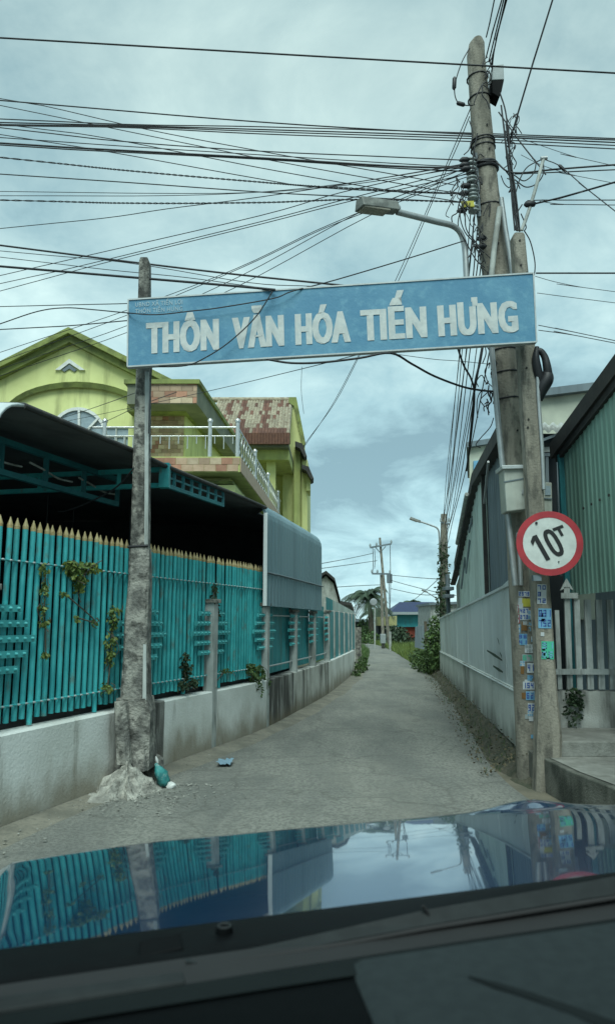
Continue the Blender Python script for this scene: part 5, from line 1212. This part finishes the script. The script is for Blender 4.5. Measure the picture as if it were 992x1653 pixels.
for k,pts in enumerate(([(842,330),(834,345),(832,370),(836,372)],[(845,372),(855,390),(862,420),(862,440),(858,452)],[(828,282),(845,292),(860,280),(864,262),(858,255)],[(830,290),(848,302),(866,296),(876,280),(876,262)],[(832,310),(838,290),(850,270),(872,258)],[(840,345),(848,365),(846,372)])):
    mb = MB(); mb.tube(catmull([W(x,y,6.72) for x,y in pts],6),.006,5); tag(mb.build('cable_loop', M['wire']),'thin black cable loop around the pipe bracket right of the pole','wire','cable loops by the bracket')
# bundle of coiled black cable under the board's right end
cc = empty('cable_coil', W(875,610,6.7), 'thick black coiled cable bundle hanging right of the square post', 'cable coil')
mb = MB(); mb.tube(catmull([W(862,572,6.6),W(870,566,6.6),W(878,576,6.6),W(882,592,6.6),W(884,610,6.62)],6),[.022+.001*i for i in range(25)],8); mb.build('loop', M['wire'], cc)
mb = MB(); mb.tube(catmull([W(882,600,6.62),W(882,612,6.62),W(873,628,6.64),W(867,645,6.66)],5),[.045+.018*math.sin(i/15*math.pi) for i in range(16)],9); mb.build('coil', M['wire'], cc)
mb = MB(); mb.tube(catmull([W(866,560,6.6),W(864,580,6.6),W(868,604,6.62),W(872,622,6.64),W(868,640,6.66)],5),[.02+.022*math.sin(i/20*math.pi) for i in range(21)],9); mb.build('coil', M['wire'], cc)
for k in range(3):
    mb = MB(); mb.tube(catmull([W(862+k,640,6.64),W(866+k*2,660,6.66),W(869+k,690,6.7),W(871+k*2,720,6.75)],4),.005,5); mb.build('tail', M['wire'], cc)

# ---------------------------------------------------------------- far street furniture
YF = 30.0
fpole = empty('utility_pole', W(716,1010,YF), 'far utility pole overgrown with creeper behind the right wall end', 'utility pole'); fpole.location.z = 0
b0 = W(715,1010,YF); t_ = W(716,830,YF)
mb = MB(); mb.tube([Vector((b0.x,YF,0)),W(716,960,YF),t_],[.21,.18,.13],10); mb.build('shaft', M['concrete'], fpole)
mb = MB(); mb.bar(W(711,843,YF-.1),W(724,846,YF-.1),.06,.06); mb.build('crossarm', M['sheet_grey'], fpole)
for px in (711,718,724):
    mb = MB(); q = W(px,842,YF-.1); mb.tube([q,q+Vector((0,0,.14))],[.05,.03],6); mb.build('insulator', M['ins'], fpole)
leaves('creeper', M['leaf_d'], [((W(714,y,YF).x,YF-.1,W(714,y,YF).z),(.20+.012*(y-880)/10,.25,.5)) for y in (890,915,935,955,970,985,995)], 900, .13, fpole)
lamp('street_lamp','far street lamp with thin curved arm beside the creeper covered pole',[W(709,905,YF),W(708.5,870,YF),W(706,854,YF),W(695,848,YF),W(678,842,YF)],.035,(W(661,836,YF),W(677,842,YF)),YF,'street lamps')
lamp('street_lamp','tiny distant street lamp seen low beyond the creeper covered pole',[W(705,985,44),W(704,968,44),W(698,962,44),W(690,957,44)],.03,(W(680,952,44),W(689,956,44)),44,'street lamps')
def farpole(label, bx, tx, ty, Y, arms, r=.095):
    p = empty('utility_pole', W(bx,1045,Y), label, 'utility pole'); p.location.z = 0
    B = W(bx,1045,Y); mb = MB(); mb.tube([Vector((B.x,Y,0)),W(tx,ty,Y)],[r,r*.65],8); mb.build('shaft', M['concrete'], p)
    for (x0,y0,x1,y1) in arms:
        mb = MB(); mb.bar(W(x0,y0,Y-.12),W(x1,y1,Y-.12),.09,.09); a_ = mb.build('crossarm', M['sheet_grey'], p)
        for px,py in ((x0,y0),((x0*.7+x1*.3),(y0*.7+y1*.3)),(x1,y1)):
            mb = MB(); q = W(px,py,Y-.12); mb.tube([q,q+Vector((0,0,.12)),q+Vector((0,0,.22))],[.03,.06,.03],6); mb.build('insulator', M['ins'], p)
    return p
YU = 42
fA = farpole('leaning far utility pole with high crossarm at the lane bend',628,612.5,868,YU,[(597,884,631,878)])
mb = MB(); mb.bar(W(606,884,YU-.1),W(613,892,YU-.1),.05,.05); mb.bar(W(622,882,YU-.1),W(615,890,YU-.1),.05,.05); mb.build('brace', M['sheet_grey'], fA)
mb = MB(); mb.box((-.14,-.2,-.25),(.14,.1,.25),Matrix.Translation(W(628,934,YU))); mb.build('transformer', M['sheet_grey'], fA)
fB = farpole('shorter far pole with a pale blue box at its foot',618,614.5,928,YU-1,[(600,926,629,926.5)])
mb = MB(); mb.box((-.14,-.2,-.28),(.14,.1,.22),Matrix.Translation(W(617.5,1030,YU-1.2))); mb.build('switch_box', M['ins'], fB, bevel=.02)
for k,(px,y0,y1) in enumerate(((601,884,926),(629,880,990),(604,886,918),(627,940,1000))):
    mb = MB(); mb.tube([W(px,y0,YU-.2),W(px+1,(y0+y1)/2,YU-.2),W(px,y1,YU-.2)],.018,4); tag(mb.build('drop_wire', M['wire_grey']),('left outer','right outer','left inner','right inner')[k]+' drop wire hanging from the far crossarm','wire')
mr = empty('traffic_mirror', W(604.5,1044,40), 'white pole with small round traffic mirror at the lane bend', 'traffic mirror'); mr.location.z = 0
q = W(604.5,1044,40); mb = MB(); mb.tube([Vector((q.x,40,0)),W(604.5,981,40)],.04,8); mb.build('pole', M['white_dirty'], mr)
q = W(602.5,972,39.9); mb = MB(); mb.tube([q+Vector((0,.06,0)),q,q+Vector((0,-.03,0))],[.2,.2,.16],16); mb.build('mirror', M['steel'], mr)
pc = empty('white_marker_post', W(629,1048,38), 'short white marker post in the verge grass at the bend', 'post'); pc.location.z = 0
q = W(629.5,1048,38); mb = MB(); mb.tube([Vector((q.x,38,0)),Vector((q.x,38,.95))],.07,6); mb.build('post', M['white_dirty'], pc)
# distant wires
for k,(pts,Ya,Yb) in enumerate(((([(505,912),(560,902),(602,893)]),30,42),(([(500,920),(560,912),(608,905)]),30,42),(([(510,950),(570,946),(614,944)]),30,42),(([(628,936),(660,945),(700,955),(735,961)]),42,30),(([(628,928),(680,933),(735,936)]),42,30),(([(668,968),(690,950),(712,930)]),44,30),(([(630,950),(680,960),(720,958)]),42,31))):
    wire(pts,Ya,Yb,.016,'thin distant wire strung between the far poles at the lane bend','distant wires at the bend',0,0,m='wire_grey')
# teal house with blue roof
th = empty('teal_house', W(668,1030,58), 'small teal house with blue roof and red lower wall at the lane end', 'house'); th.location.z = 0
YH = 58
mb = MB(); mb.prism(pquad([(640,1012),(640,990),(760,990),(760,1012)],YH),(0,5,0)); mb.build('wall', M['teal_sheet'], th)
mb = MB(); mb.prism(pquad([(655,1045),(655,1012),(760,1012),(760,1045)],YH+.3),(0,4,0)); mb.build('lower_wall', M['brick_red'], th)
mb = MB(); e0,e1 = W(628,990,YH-.6), W(765,990,YH-.6); r0,r1 = W(645,972,YH+2.5), W(700,972,YH+2.5); 
mb.hexa([e0,e1,e1+Vector((0,6,0)),e0+Vector((0,6,0))],[r0,r1,r1+Vector((0,.3,.02)),r0+Vector((0,.3,.02))]); mb.build('roof', M['roof_blue'], th)
mb = MB(); mb.bar(W(632,990,YH-.65),W(700,990,YH-.65),.1,.2); mb.build('eave_board', M['ins'], th)
yh = empty('yellow_stall', W(624,1020,56), 'small yellow fronted stall with dark doorway beside the teal house', 'stall'); yh.location.z = 0
mb = MB(); mb.prism(pquad([(609,1010),(609,996),(640,994),(640,1010)],54),(0,2,0)); mb.build('front_board', M['yellow_wall'], yh)
mb = MB(); mb.prism(pquad([(610,1045),(610,1010),(637,1010),(637,1045)],54.6),(0,2,0)); mb.build('doorway', M['shade_dark'], yh)
bw = empty('concrete_outbuilding', W(716,1000,36), 'grey concrete outbuilding behind the creeper covered pole', 'building'); bw.location.z = 0
mb = MB(); mb.prism(pquad([(694,1040),(694,976),(740,974),(740,1040)],36),(0,4,0)); mb.build('wall', M['white_dirty'], bw)
mb = MB(); mb.prism(pquad([(692,977),(692,973),(742,971),(742,975)],35.8),(0,4.4,0)); mb.build('parapet', M['sheet_grey'], bw)
dg_ = empty('dark_gate', W(678,1045,27), 'dark metal gate panel with timber post at the right verge', 'gate'); dg_.location.z = 0
mb = MB(); mb.prism(pquad([(669,1045),(670,1012),(690,1008),(690,1050)],30),(0,.1,0)); mb.build('panel', M['sheet_grey'], dg_)
mb = MB(); mb.bar(W(687,1045,28.5),W(686,1003,28.5),.1,.1,(1,0,0)); mb.build('post', M['trunk'], dg_)
far = empty('roadside_hut', W(580,1030,60), 'dark low hut half hidden at the left of the lane bend', 'hut'); far.location.z = 0
mb = MB(); mb.prism(pquad([(560,1040),(560,1002),(596,1002),(596,1040)],60),(0,4,0)); mb.build('wall', M['shade_dark'], far)
mb = MB(); mb.prism(pquad([(556,1003),(556,998),(598,1000),(598,1004)],59.5),(0,5,0)); mb.build('roof', M['sheet_grey'], far)
gp = MB(); q = G(577,1078); gp.box((q.x-.08,q.y,0),(q.x+.12,q.y+.3,1.25)); tag(gp.build('gate_pillar', M['mould_concrete'], bevel=.01), 'mouldy concrete pillar at the far end of the left wall', 'pillar')

# palms and trees
def palm(label, px, py, Y, R, n, seed):
    rs = random.Random(seed); p = empty('palm_tree', W(px,1045,Y), label, 'tree', 'trees at the lane bend'); p.location.z = 0
    top = W(px,py,Y); mb = MB(); mb.tube(catmull([Vector((top.x+.2,Y,0)),Vector((top.x+.15,Y,top.z*.5)),top],4),[.22-.01*i for i in range(9)],8); mb.build('trunk', M['trunk'], p)
    for i in range(n):
        a_ = 2*math.pi*i/n+rs.uniform(-.2,.2); el = rs.uniform(-.35,1.15); L_ = R*rs.uniform(.8,1.15); d = Vector((math.cos(a_)*math.cos(el),math.sin(a_)*math.cos(el),math.sin(el)))
        pts = [top+d*(L_*t)+Vector((0,0,-L_*.62*t*t)) for t in [k/9 for k in range(10)]]
        mb = MB(); mb.tube(pts,[.035*(1-.09*k) for k in range(10)],4)
        for k in range(1,10):
            for sgn in (-1,1):
                for h in (0,.5):
                    p0 = pts[k-1].lerp(pts[k],h); dd = (pts[k]-pts[k-1]).normalized(); sd_ = dd.cross(Vector((0,0,1))).normalized()*sgn; ll = L_*.34*(1-.45*abs(k/9-.4))
                    e_ = p0+sd_*ll*.8+dd*ll*.5+Vector((0,0,-ll*.5)); wv = dd*.055
                    mb.add([p0-wv,p0+wv,e_],[(0,1,2)])
        mb.build('frond', M['palm'], p)
    return p
palm('coconut palm with drooping dark fronds left of the far poles',594,962,52,2.0,26,4)
palm('smaller palm crown just behind the round traffic mirror',608,984,56,1.3,16,9)
palm('palm crown peeping over the blue roofed house',666,975,66,1.2,16,6)
def bush(name, label, cs, n, size, m='leaf', trunk=None, cat='bush', group=None):
    c = Vector(cs[0][0]); b = empty(name, (c.x,c.y,0), label, cat, group)
    leaves('foliage', M[m], cs, n, size, b)
    mb = MB()
    for (cc_,r) in cs[:4]:
        cc_ = Vector(cc_); mb.tube([Vector((c.x,c.y,0)),Vector((c.x,c.y,0)).lerp(cc_,.5)+Vector((.03,0,0)),cc_],[.03,.02,.008],5)
    mb.build('stem', M['trunk'], b); return b
def cl(px,py,Y,rx,ry,rz): q = W(px,py,Y); return ((q.x,Y,q.z),(rx,ry,rz))
bush('bush','dark broadleaf bush in front of the teal house',[cl(636,1020,48,.7,.6,.5),cl(646,1022,48.5,.5,.5,.4),cl(652,1032,47,.7,.6,.4),cl(632,1032,47,.6,.6,.5)],900,.22,'leaf_d')
bush('bush','round green bush at the left side of the lane bend',[cl(590,1025,52,.8,.8,.7),cl(597,1032,50,.9,.8,.6),cl(588,1012,54,.6,.6,.6)],700,.22,'leaf')
bush('bush','tall weeds climbing at the corner of the right wall end',[cl(697,1040,20.6,.25,.5,.45),cl(701,1020,20.6,.18,.4,.5),cl(690,1062,21.5,.35,.6,.3),cl(704,1060,20.2,.2,.4,.35)],1500,.10,'leaf')
bush('bush','low green shrub spreading over the right verge before the gate',[cl(680,1072,23.0,.32,.8,.22),cl(690,1080,21.6,.3,.7,.22),cl(674,1060,26,.32,.8,.25),cl(698,1082,20.8,.25,.6,.22)],1600,.08,'leaf')
bush('bush','small green bush at the foot of the left wall end',[cl(580,1080,21.5,.16,.3,.26),cl(585,1073,22.5,.16,.3,.28),cl(574,1092,20.0,.12,.3,.16)],800,.08,'leaf')
# verge grass beyond the wall
pts = []
for i in range(7000):
    y = random.uniform(20.5,52); t = (y-20.5)/31.5
    x0 = [p for p in RR if p[1] <= y][-1]; x1_ = [p for p in RR if p[1] > y][0]; xr_ = x0[0]+(x1_[0]-x0[0])*(y-x0[1])/(x1_[1]-x0[1])
    pts.append(Vector((xr_+random.random()**1.5*2.6-.05,y,0)))
grass_blades('verge_grass', M['leaf_y'], pts, .28, 'rough green grass on the verge right of the lane')
pts = []
for i in range(2500):
    y = random.uniform(22,46); x = None
    x0 = [p for p in RL if p[1] <= y][-1]; x1_ = [p for p in RL if p[1] > y][0]; xl_ = x0[0]+(x1_[0]-x0[0])*(y-x0[1])/(x1_[1]-x0[1]); pts.append(Vector((xl_-random.random()**1.5*1.8+.05,y,0)))
grass_blades('verge_grass', M['leaf'], pts, .22, 'rough green grass at the left wall end')
pts = [rpt(random.uniform(7,20),-random.uniform(.03,.38),0) for _ in range(260)]
for p in pts: p.z = .0+.2*max(0,1-((xr(p.y)-p.x)/.42))**1.7
grass_blades('bank_weeds', M['leaf'], pts, .07, 'sparse dark weeds on the soil bank under the right wall')
# vines on the fence
def vine(label, spots, n, size, m='leaf_y', stem=None):
    p0 = None; cs = []
    for (px,py,rx,rz) in spots:
        y = y_at_px(px,OFF-.06); q = lpt(y,OFF-.06); z = W(px,py,q.y).z; k = q.y/F
        cs.append(((q.x,q.y,z),(rx*k,.05,rz*k)))
    b = empty('vine', cs[0][0], label, 'vine', 'vines on the teal fence')
    leaves('foliage', M[m], cs, int(n*2.2), size*.68, b, droop=.6)
    mb = MB(); mb.tube(catmull([Vector(c[0])+Vector((0,.02,0)) for c in cs],4) if len(cs) > 1 else [Vector(cs[0][0])-Vector((0,0,.1)),Vector(cs[0][0])],.006,5); mb.build('stem', M['trunk'], b)
    for (c,r) in cs:
        if r[0] > .02:
            c = Vector(c); e_ = [c+Vector((random.uniform(-1,1)*r[0]*1.4,random.uniform(-.03,.03),z_*r[2])) for z_ in (.9,.1,-1.0,-1.9)]
            mb = MB(); mb.tube(catmull(e_,3),.0035,4); mb.build('stem', M['trunk'], b)
    return b
vine('leafy yellow green vine clump hanging from the upper rail',[(120,918,16,13),(140,914,22,10),(130,938,10,18),(115,912,10,9)],190,.07)
vine('thin vine strand trailing down beside the leafy clump',[(72,918,7,12),(74,950,6,18),(74,985,6,12),(76,1004,8,8),(80,1055,3,4)],95,.055)
vine('vine creeping over the short bars left of the concrete post',[(186,985,10,8),(186,1005,9,12),(183,1035,9,18),(184,1060,7,12),(180,1110,10,8)],120,.06)
vine('few small leaves caught between the pickets',[(127,997,3,5),(157,1003,5,6),(105,958,4,4)],26,.05)
vine('dark weed sprig against the pickets left of the pale post',[(303,1065,6,14),(306,1085,9,14),(300,1105,12,8),(315,1100,10,6)],130,.07,'leaf_d')
vine('leafy vine on the wall top beside the second pale post',[(412,1098,12,16),(420,1085,10,14),(405,1078,12,8),(418,1115,6,16),(430,1100,6,12)],260,.07,'leaf')
vine('brown sprig at the cap of the first pale post',[(344,968,5,8),(348,950,4,10),(352,985,3,10)],50,.06,'leaf_d')
vine('small tuft on the wall top at the first pale post foot',[(346,1108,7,6),(366,1083,14,4)],50,.05,'leaf')

# ---------------------------------------------------------------- the car the photograph is taken from
PSI = math.radians(18)
HD = Vector((-math.sin(PSI),math.cos(PSI),0)); HR = Vector((math.cos(PSI),math.sin(PSI),0))
def C(l,s,z): return HR*l+HD*s+Vector((0,0,z))           # lateral, ahead, height
def cpx(px,py,s):                                        # pixel -> point on the cross plane s metres ahead
    r = Vector(ray(px,py)); t = s/(r.dot(HD)); return Vector((0,0,CAMH))+r*t
car = empty('car', C(.8,1.2,0), 'dark blue glossy car bonnet with wiper and black dash at bottom', 'car')
LH0, LH1 = -.17, 1.85; LC = (LH0+LH1)/2; HW = (LH1-LH0)/2
def hood_z(l, s):
    u = (l-LC)/HW; t = (s-1.14)/.96
    z = .934-.058*t-.034*t*t - .018*abs(u)**4 - .010*u*u - .05*max(0,abs(u)-.93)/.07
    if t > .90: z -= 3.0*(t-.90)**2
    if t > .86: z += .026*math.exp(-((l-1.36)/.14)**2)*min(1,(t-.86)/.08)
    # two soft style creases
    z += .003*math.exp(-((abs(u)-.60)/.16)**2)
    return z
NL, NS = 60, 44; vs = []
for j in range(NS+1):
    t = j/NS
    for i in range(NL+1):
        u = -1+2*i/NL; l = LC+u*HW*(1-.05*t*t); s = 1.14+.97*t - .10*abs(u)**2.5*t
        vs.append(C(l,s,hood_z(l,s)))
mb = MB(); mb.add(vs,[(j*(NL+1)+i,j*(NL+1)+i+1,(j+1)*(NL+1)+i+1,(j+1)*(NL+1)+i) for j in range(NS) for i in range(NL)],True)
hood = mb.build('hood', M['paint'], car); md = hood.modifiers.new('thick','SOLIDIFY'); md.thickness = .02; md.offset = -1
# roof above the driver, pillars
mb = MB(); rv = []
for (s_,dz) in ((.02,.02),(-.2,.05),(-.6,.07),(-1.3,.05),(-1.7,-.02)):
    for i in range(9): l = LH0-.02+(LH1-LH0+.04)*i/8; rv.append(C(l,s_,1.80+dz-.05*abs(-1+2*i/8)**3))
mb.add(rv,[(j*9+i,j*9+i+1,(j+1)*9+i+1,(j+1)*9+i) for j in range(4) for i in range(8)],True); o = mb.build('roof',plain('headliner',(.10,.105,.10),.95,spec=.1),car); md = o.modifiers.new('thick','SOLIDIFY'); md.thickness = .04
for l in (LH0-.01,LH1+.01):
    mb = MB(); mb.bar(C(l,.03,1.78),C(l+(.03 if l<0 else -.03),.98,.98),.07,.06); mb.build('windscreen_pillar',M['car_plastic'],car)
# fenders, nose
for sgn in (-1,1):
    vs = []; fs = []
    for j in range(13):
        t = j/12; l = LC+sgn*HW*(1-.05*t*t); s = 1.14+.97*t-.10*t
        z = hood_z(l,s)-.012
        for (dl,dz) in ((.004,0),(.025,-.03),(.045,-.12),(.05,-.3),(.03,-.62)): vs.append(C(l+sgn*dl,s,z+dz))
    mb = MB(); mb.add(vs,[(j*5+k,j*5+k+1,(j+1)*5+k+1,(j+1)*5+k) for j in range(12) for k in range(4)],True); mb.build('fender', M['paint'], car)
    wl = MB(); base = C(LC+sgn*(HW-.06),1.62,.33); wl.tube([base+HR*(-.11),base+HR*(-.10),base+HR*.10,base+HR*.11],[.28,.33,.33,.28],20); wo = wl.build('wheel', M['rubber'], car)
    rm = MB(); rm.tube([base+HR*(.112*sgn),base+HR*(.118*sgn)],[.2,.19],16); rm.build('rim', M['steel'], wo)
mb = MB(); vs = []
for i in range(25):
    u = -1+2*i/24; l = LC+u*HW*.95; s = 2.10-.10*abs(u)**2.5; z = hood_z(l,s)
    for (ds_,dz) in ((-.005,-.01),(.03,-.06),(.05,-.2),(.04,-.5),(-.05,-.62)): vs.append(C(l,s+ds_,z+dz))
mb.add(vs,[(i*5+k,i*5+k+1,(i+1)*5+k+1,(i+1)*5+k) for i in range(24) for k in range(4)],True); mb.build('bumper', M['paint'], car)
# cowl: dark stepped plastic behind the hood
def strip(name, m, edges, parent=car, thick=0.0, bevel=0):
    """edges: rows of (list of pixel points, s) with equal counts -> lofted sheet"""
    rows = []
    for pts,s in edges: rows.append([cpx(px,py,s) for px,py in pts])
    k = len(rows[0]); mb = MB(); vs = [p for r in rows for p in r]
    mb.add(vs,[(i*k+j,i*k+j+1,(i+1)*k+j+1,(i+1)*k+j) for i in range(len(rows)-1) for j in range(k-1)],True)
    o = mb.build(name,m,parent)
    if thick: md = o.modifiers.new('thick','SOLIDIFY'); md.thickness = thick; md.offset = -1
    return o
XS = [-220,0,150,300,450,600,760,992,1240,1900]
def lin(y0,y1,c=0): # y at px 0 and px 992
    return [(x, y0+(y1-y0)*x/992+c*(x/992)*(1-x/992)) for x in XS]
strip('cowl',M['car_plastic'],[(lin(1532,1408),1.13),(lin(1540,1412),1.11),(lin(1549,1418),1.08),(lin(1570,1432),1.04),(lin(1580,1440),1.02),(lin(1604,1456),.99)],thick=.006)
mb = MB(); q = cpx(362,1500,1.07); mb.tube([q-Vector((0,0,.004)),q+Vector((0,0,.0035))],[.012,.011],14); nz = mb.build('washer_cap', M['car_plastic'], car)
mb = MB(); mb.tube([q+Vector((.0085*math.cos(a_),.0085*math.sin(a_),.004)) for a_ in [2*math.pi*k/14 for k in range(15)]],.0022,5,caps=False); mb.build('ring', M['wiper'], nz)
mb = MB(); mb.hexa([cpx(225,1518,1.055),cpx(292,1505,1.055),cpx(296,1530,1.03),cpx(225,1545,1.03)],[p-Vector((0,0,.015)) for p in (cpx(225,1518,1.055),cpx(292,1505,1.055),cpx(296,1530,1.03),cpx(225,1545,1.03))]); mb.build('grille_panel', M['car_plastic'], car, bevel=.002)
# wiper arm and blade
wp = MB(); up = [cpx(x,y,s) for x,y,s in ((300,1546,1.0),(345,1543,1.0),(420,1528,1.0),(560,1497,1.0),(690,1468,1.0),(850,1440,1.0),(1000,1413,1.0),(1200,1378,1.0))]; dn = [cpx(x,y,s) for x,y,s in ((300,1553,.985),(345,1556,.985),(420,1544,.985),(560,1517,.985),(690,1493,.985),(850,1466,.985),(1000,1442,.985),(1200,1408,.985))]
n = len(up); wp.add(up+dn+[p-Vector((0,0,.012)) for p in up]+[p-Vector((0,0,.012)) for p in dn],[(i,i+1,n+i+1,n+i) for i in range(n-1)]+[(n+i,n+i+1,3*n+i+1,3*n+i) for i in range(n-1)]+[(0,n,3*n,2*n)])
wo = wp.build('wiper_arm', M['wiper'], car)
mb = MB(); mb.tube([cpx(x,y,.995) for x,y in ((682,1462),(690,1474),(695,1495))],.0025,5); mb.build('joint_line', M['black'], wo)
mb = MB(); mb.tube([cpx(x,y,.98) for x,y in ((345,1560),(560,1524),(690,1499),(1000,1448),(1200,1414))],.004,5); mb.build('blade', M['rubber'], wo)
# flat grey pad at lower left
a0,a1,a2,a3 = cpx(-200,1634,.92),cpx(296,1566,.92),cpx(300,1584,.90),cpx(-200,1664,.90)
mb = MB(); mb.hexa([a0,a1,a2,a3],[p-Vector((0,0,.012)) for p in (a0,a1,a2,a3)]); mb.build('wiper_pad', M['wiper'], car, bevel=.003)
# black gap then dash
DE = [(x, 1643-156*(x/992)-14*(x/992)*(1-x/992)) for x in XS]
TAB = [(-4,.815),(0,.81),(6,.80),(24,.772),(50,.735),(110,.665),(220,.575),(420,.475)]
def s_at(d):
    for (d0,s0),(d1,s1) in zip(TAB,TAB[1:]):
        if d <= d1: return s0+(s1-s0)*(d-d0)/(d1-d0)
    return TAB[-1][1]
def on_dash(px,py):
    base = 1643-156*(px/992)-14*(px/992)*(1-px/992); return cpx(px,py,s_at(py-base))
strip('windscreen_gap',M['black'],[(lin(1590,1446),1.0),([(x,y+90) for x,y in DE],.84)])
strip('dashboard',M['dash'],[([(x,y+d) for x,y in DE],s_) for d,s_ in TAB],thick=.02)
UP = Vector((0,0,.003))
rows = [[on_dash(x,y+d)+UP for x,y in DE] for d in (2,8,16,30)]
k = len(DE); mb = MB(); mb.add([p for r in rows for p in r],[(i*k+j,i*k+j+1,(i+1)*k+j+1,(i+1)*k+j) for i in range(3) for j in range(k-1)],True); mb.build('dash_edge_highlight', plain('edge_highlight_vinyl',(.008,.011,.0115),.7,spec=.10), car)  # lighter strip: the highlight along the dash edge painted as colour
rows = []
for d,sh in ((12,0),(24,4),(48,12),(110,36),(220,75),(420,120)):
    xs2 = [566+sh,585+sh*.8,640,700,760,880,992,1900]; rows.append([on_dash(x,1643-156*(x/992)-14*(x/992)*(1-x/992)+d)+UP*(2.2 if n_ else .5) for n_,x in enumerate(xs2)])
k = 8; mb = MB(); mb.add([p for r in rows for p in r],[(i*k+j,i*k+j+1,(i+1)*k+j+1,(i+1)*k+j) for i in range(5) for j in range(k-1)],True); mb.build('dash_sheen', M['dash_sheen_grey'], car)  # paler overlay painting the light on the right half of the dash
gv = [(755,1590,2),(800,1601,9),(860,1619,11),(930,1643,14),(1010,1672,24),(1100,1700,26)]
mb = MB(); vs = []
for x,y,h in gv: vs += [on_dash(x,y)+UP*3, on_dash(x,y+h)+UP*3]
mb.add(vs,[(2*i,2*i+1,2*i+3,2*i+2) for i in range(len(gv)-1)]); mb.build('fold_shade', plain('fold_shade_vinyl',(.015,.019,.020),.9,spec=.05), car)  # flat dark strip: the shade of a fold in the dash painted on
# ---------------------------------------------------------------- grit along the lane edges
mb = MB()
def grit(p, r):
    vs = [Vector((random.uniform(-1,1),random.uniform(-1,1),random.uniform(-.2,.8)))*r for _ in range(4)]
    mb.add([p+v for v in vs],[(0,1,2),(0,2,3),(0,3,1),(1,3,2)])
for _ in range(1100):
    y = 3+random.random()**1.6*17
    if random.random() < .5: p = lpt(y,-.02-abs(random.gauss(0,.22)),.012)
    else: p = rpt(y,-.36-abs(random.gauss(0,.20)),.012)
    grit(p, random.uniform(.004,.016))
for _ in range(700):
    a_ = random.uniform(0,6.28); r_ = abs(random.gauss(.45,.25)); grit(Vector((cx_+math.cos(a_)*r_,min(cy_+math.sin(a_)*r_-.1,6.7),.015)), random.uniform(.005,.022))
tag(mb.build('grit', M['slab']), 'loose pale grit scattered along the lane edges', 'grit', kind='stuff')

mb = MB()
for _ in range(1500):
    y = 7+random.random()**1.4*13; k = random.random(); p = rpt(y,-.02-.42*k,.02+.22*(1-k)**1.5)
    sz = random.uniform(.008,.028); a_ = Vector((random.uniform(-1,1),random.uniform(-1,1),random.uniform(-.2,.6))).normalized()*sz; b2 = a_.cross(Vector((random.uniform(-1,1),random.uniform(-1,1),1))).normalized()*sz*.6
    mb.add([p,p+a_*.5+b2,p+a_,p+a_*.5-b2],[(0,1,2,3)])
tag(mb.build('leaf_litter', mat('dead_leaves',(.12,.09,.05),(.05,.055,.03),.9,30)), 'dead leaves and scraps littering the soil bank', 'litter', kind='stuff')
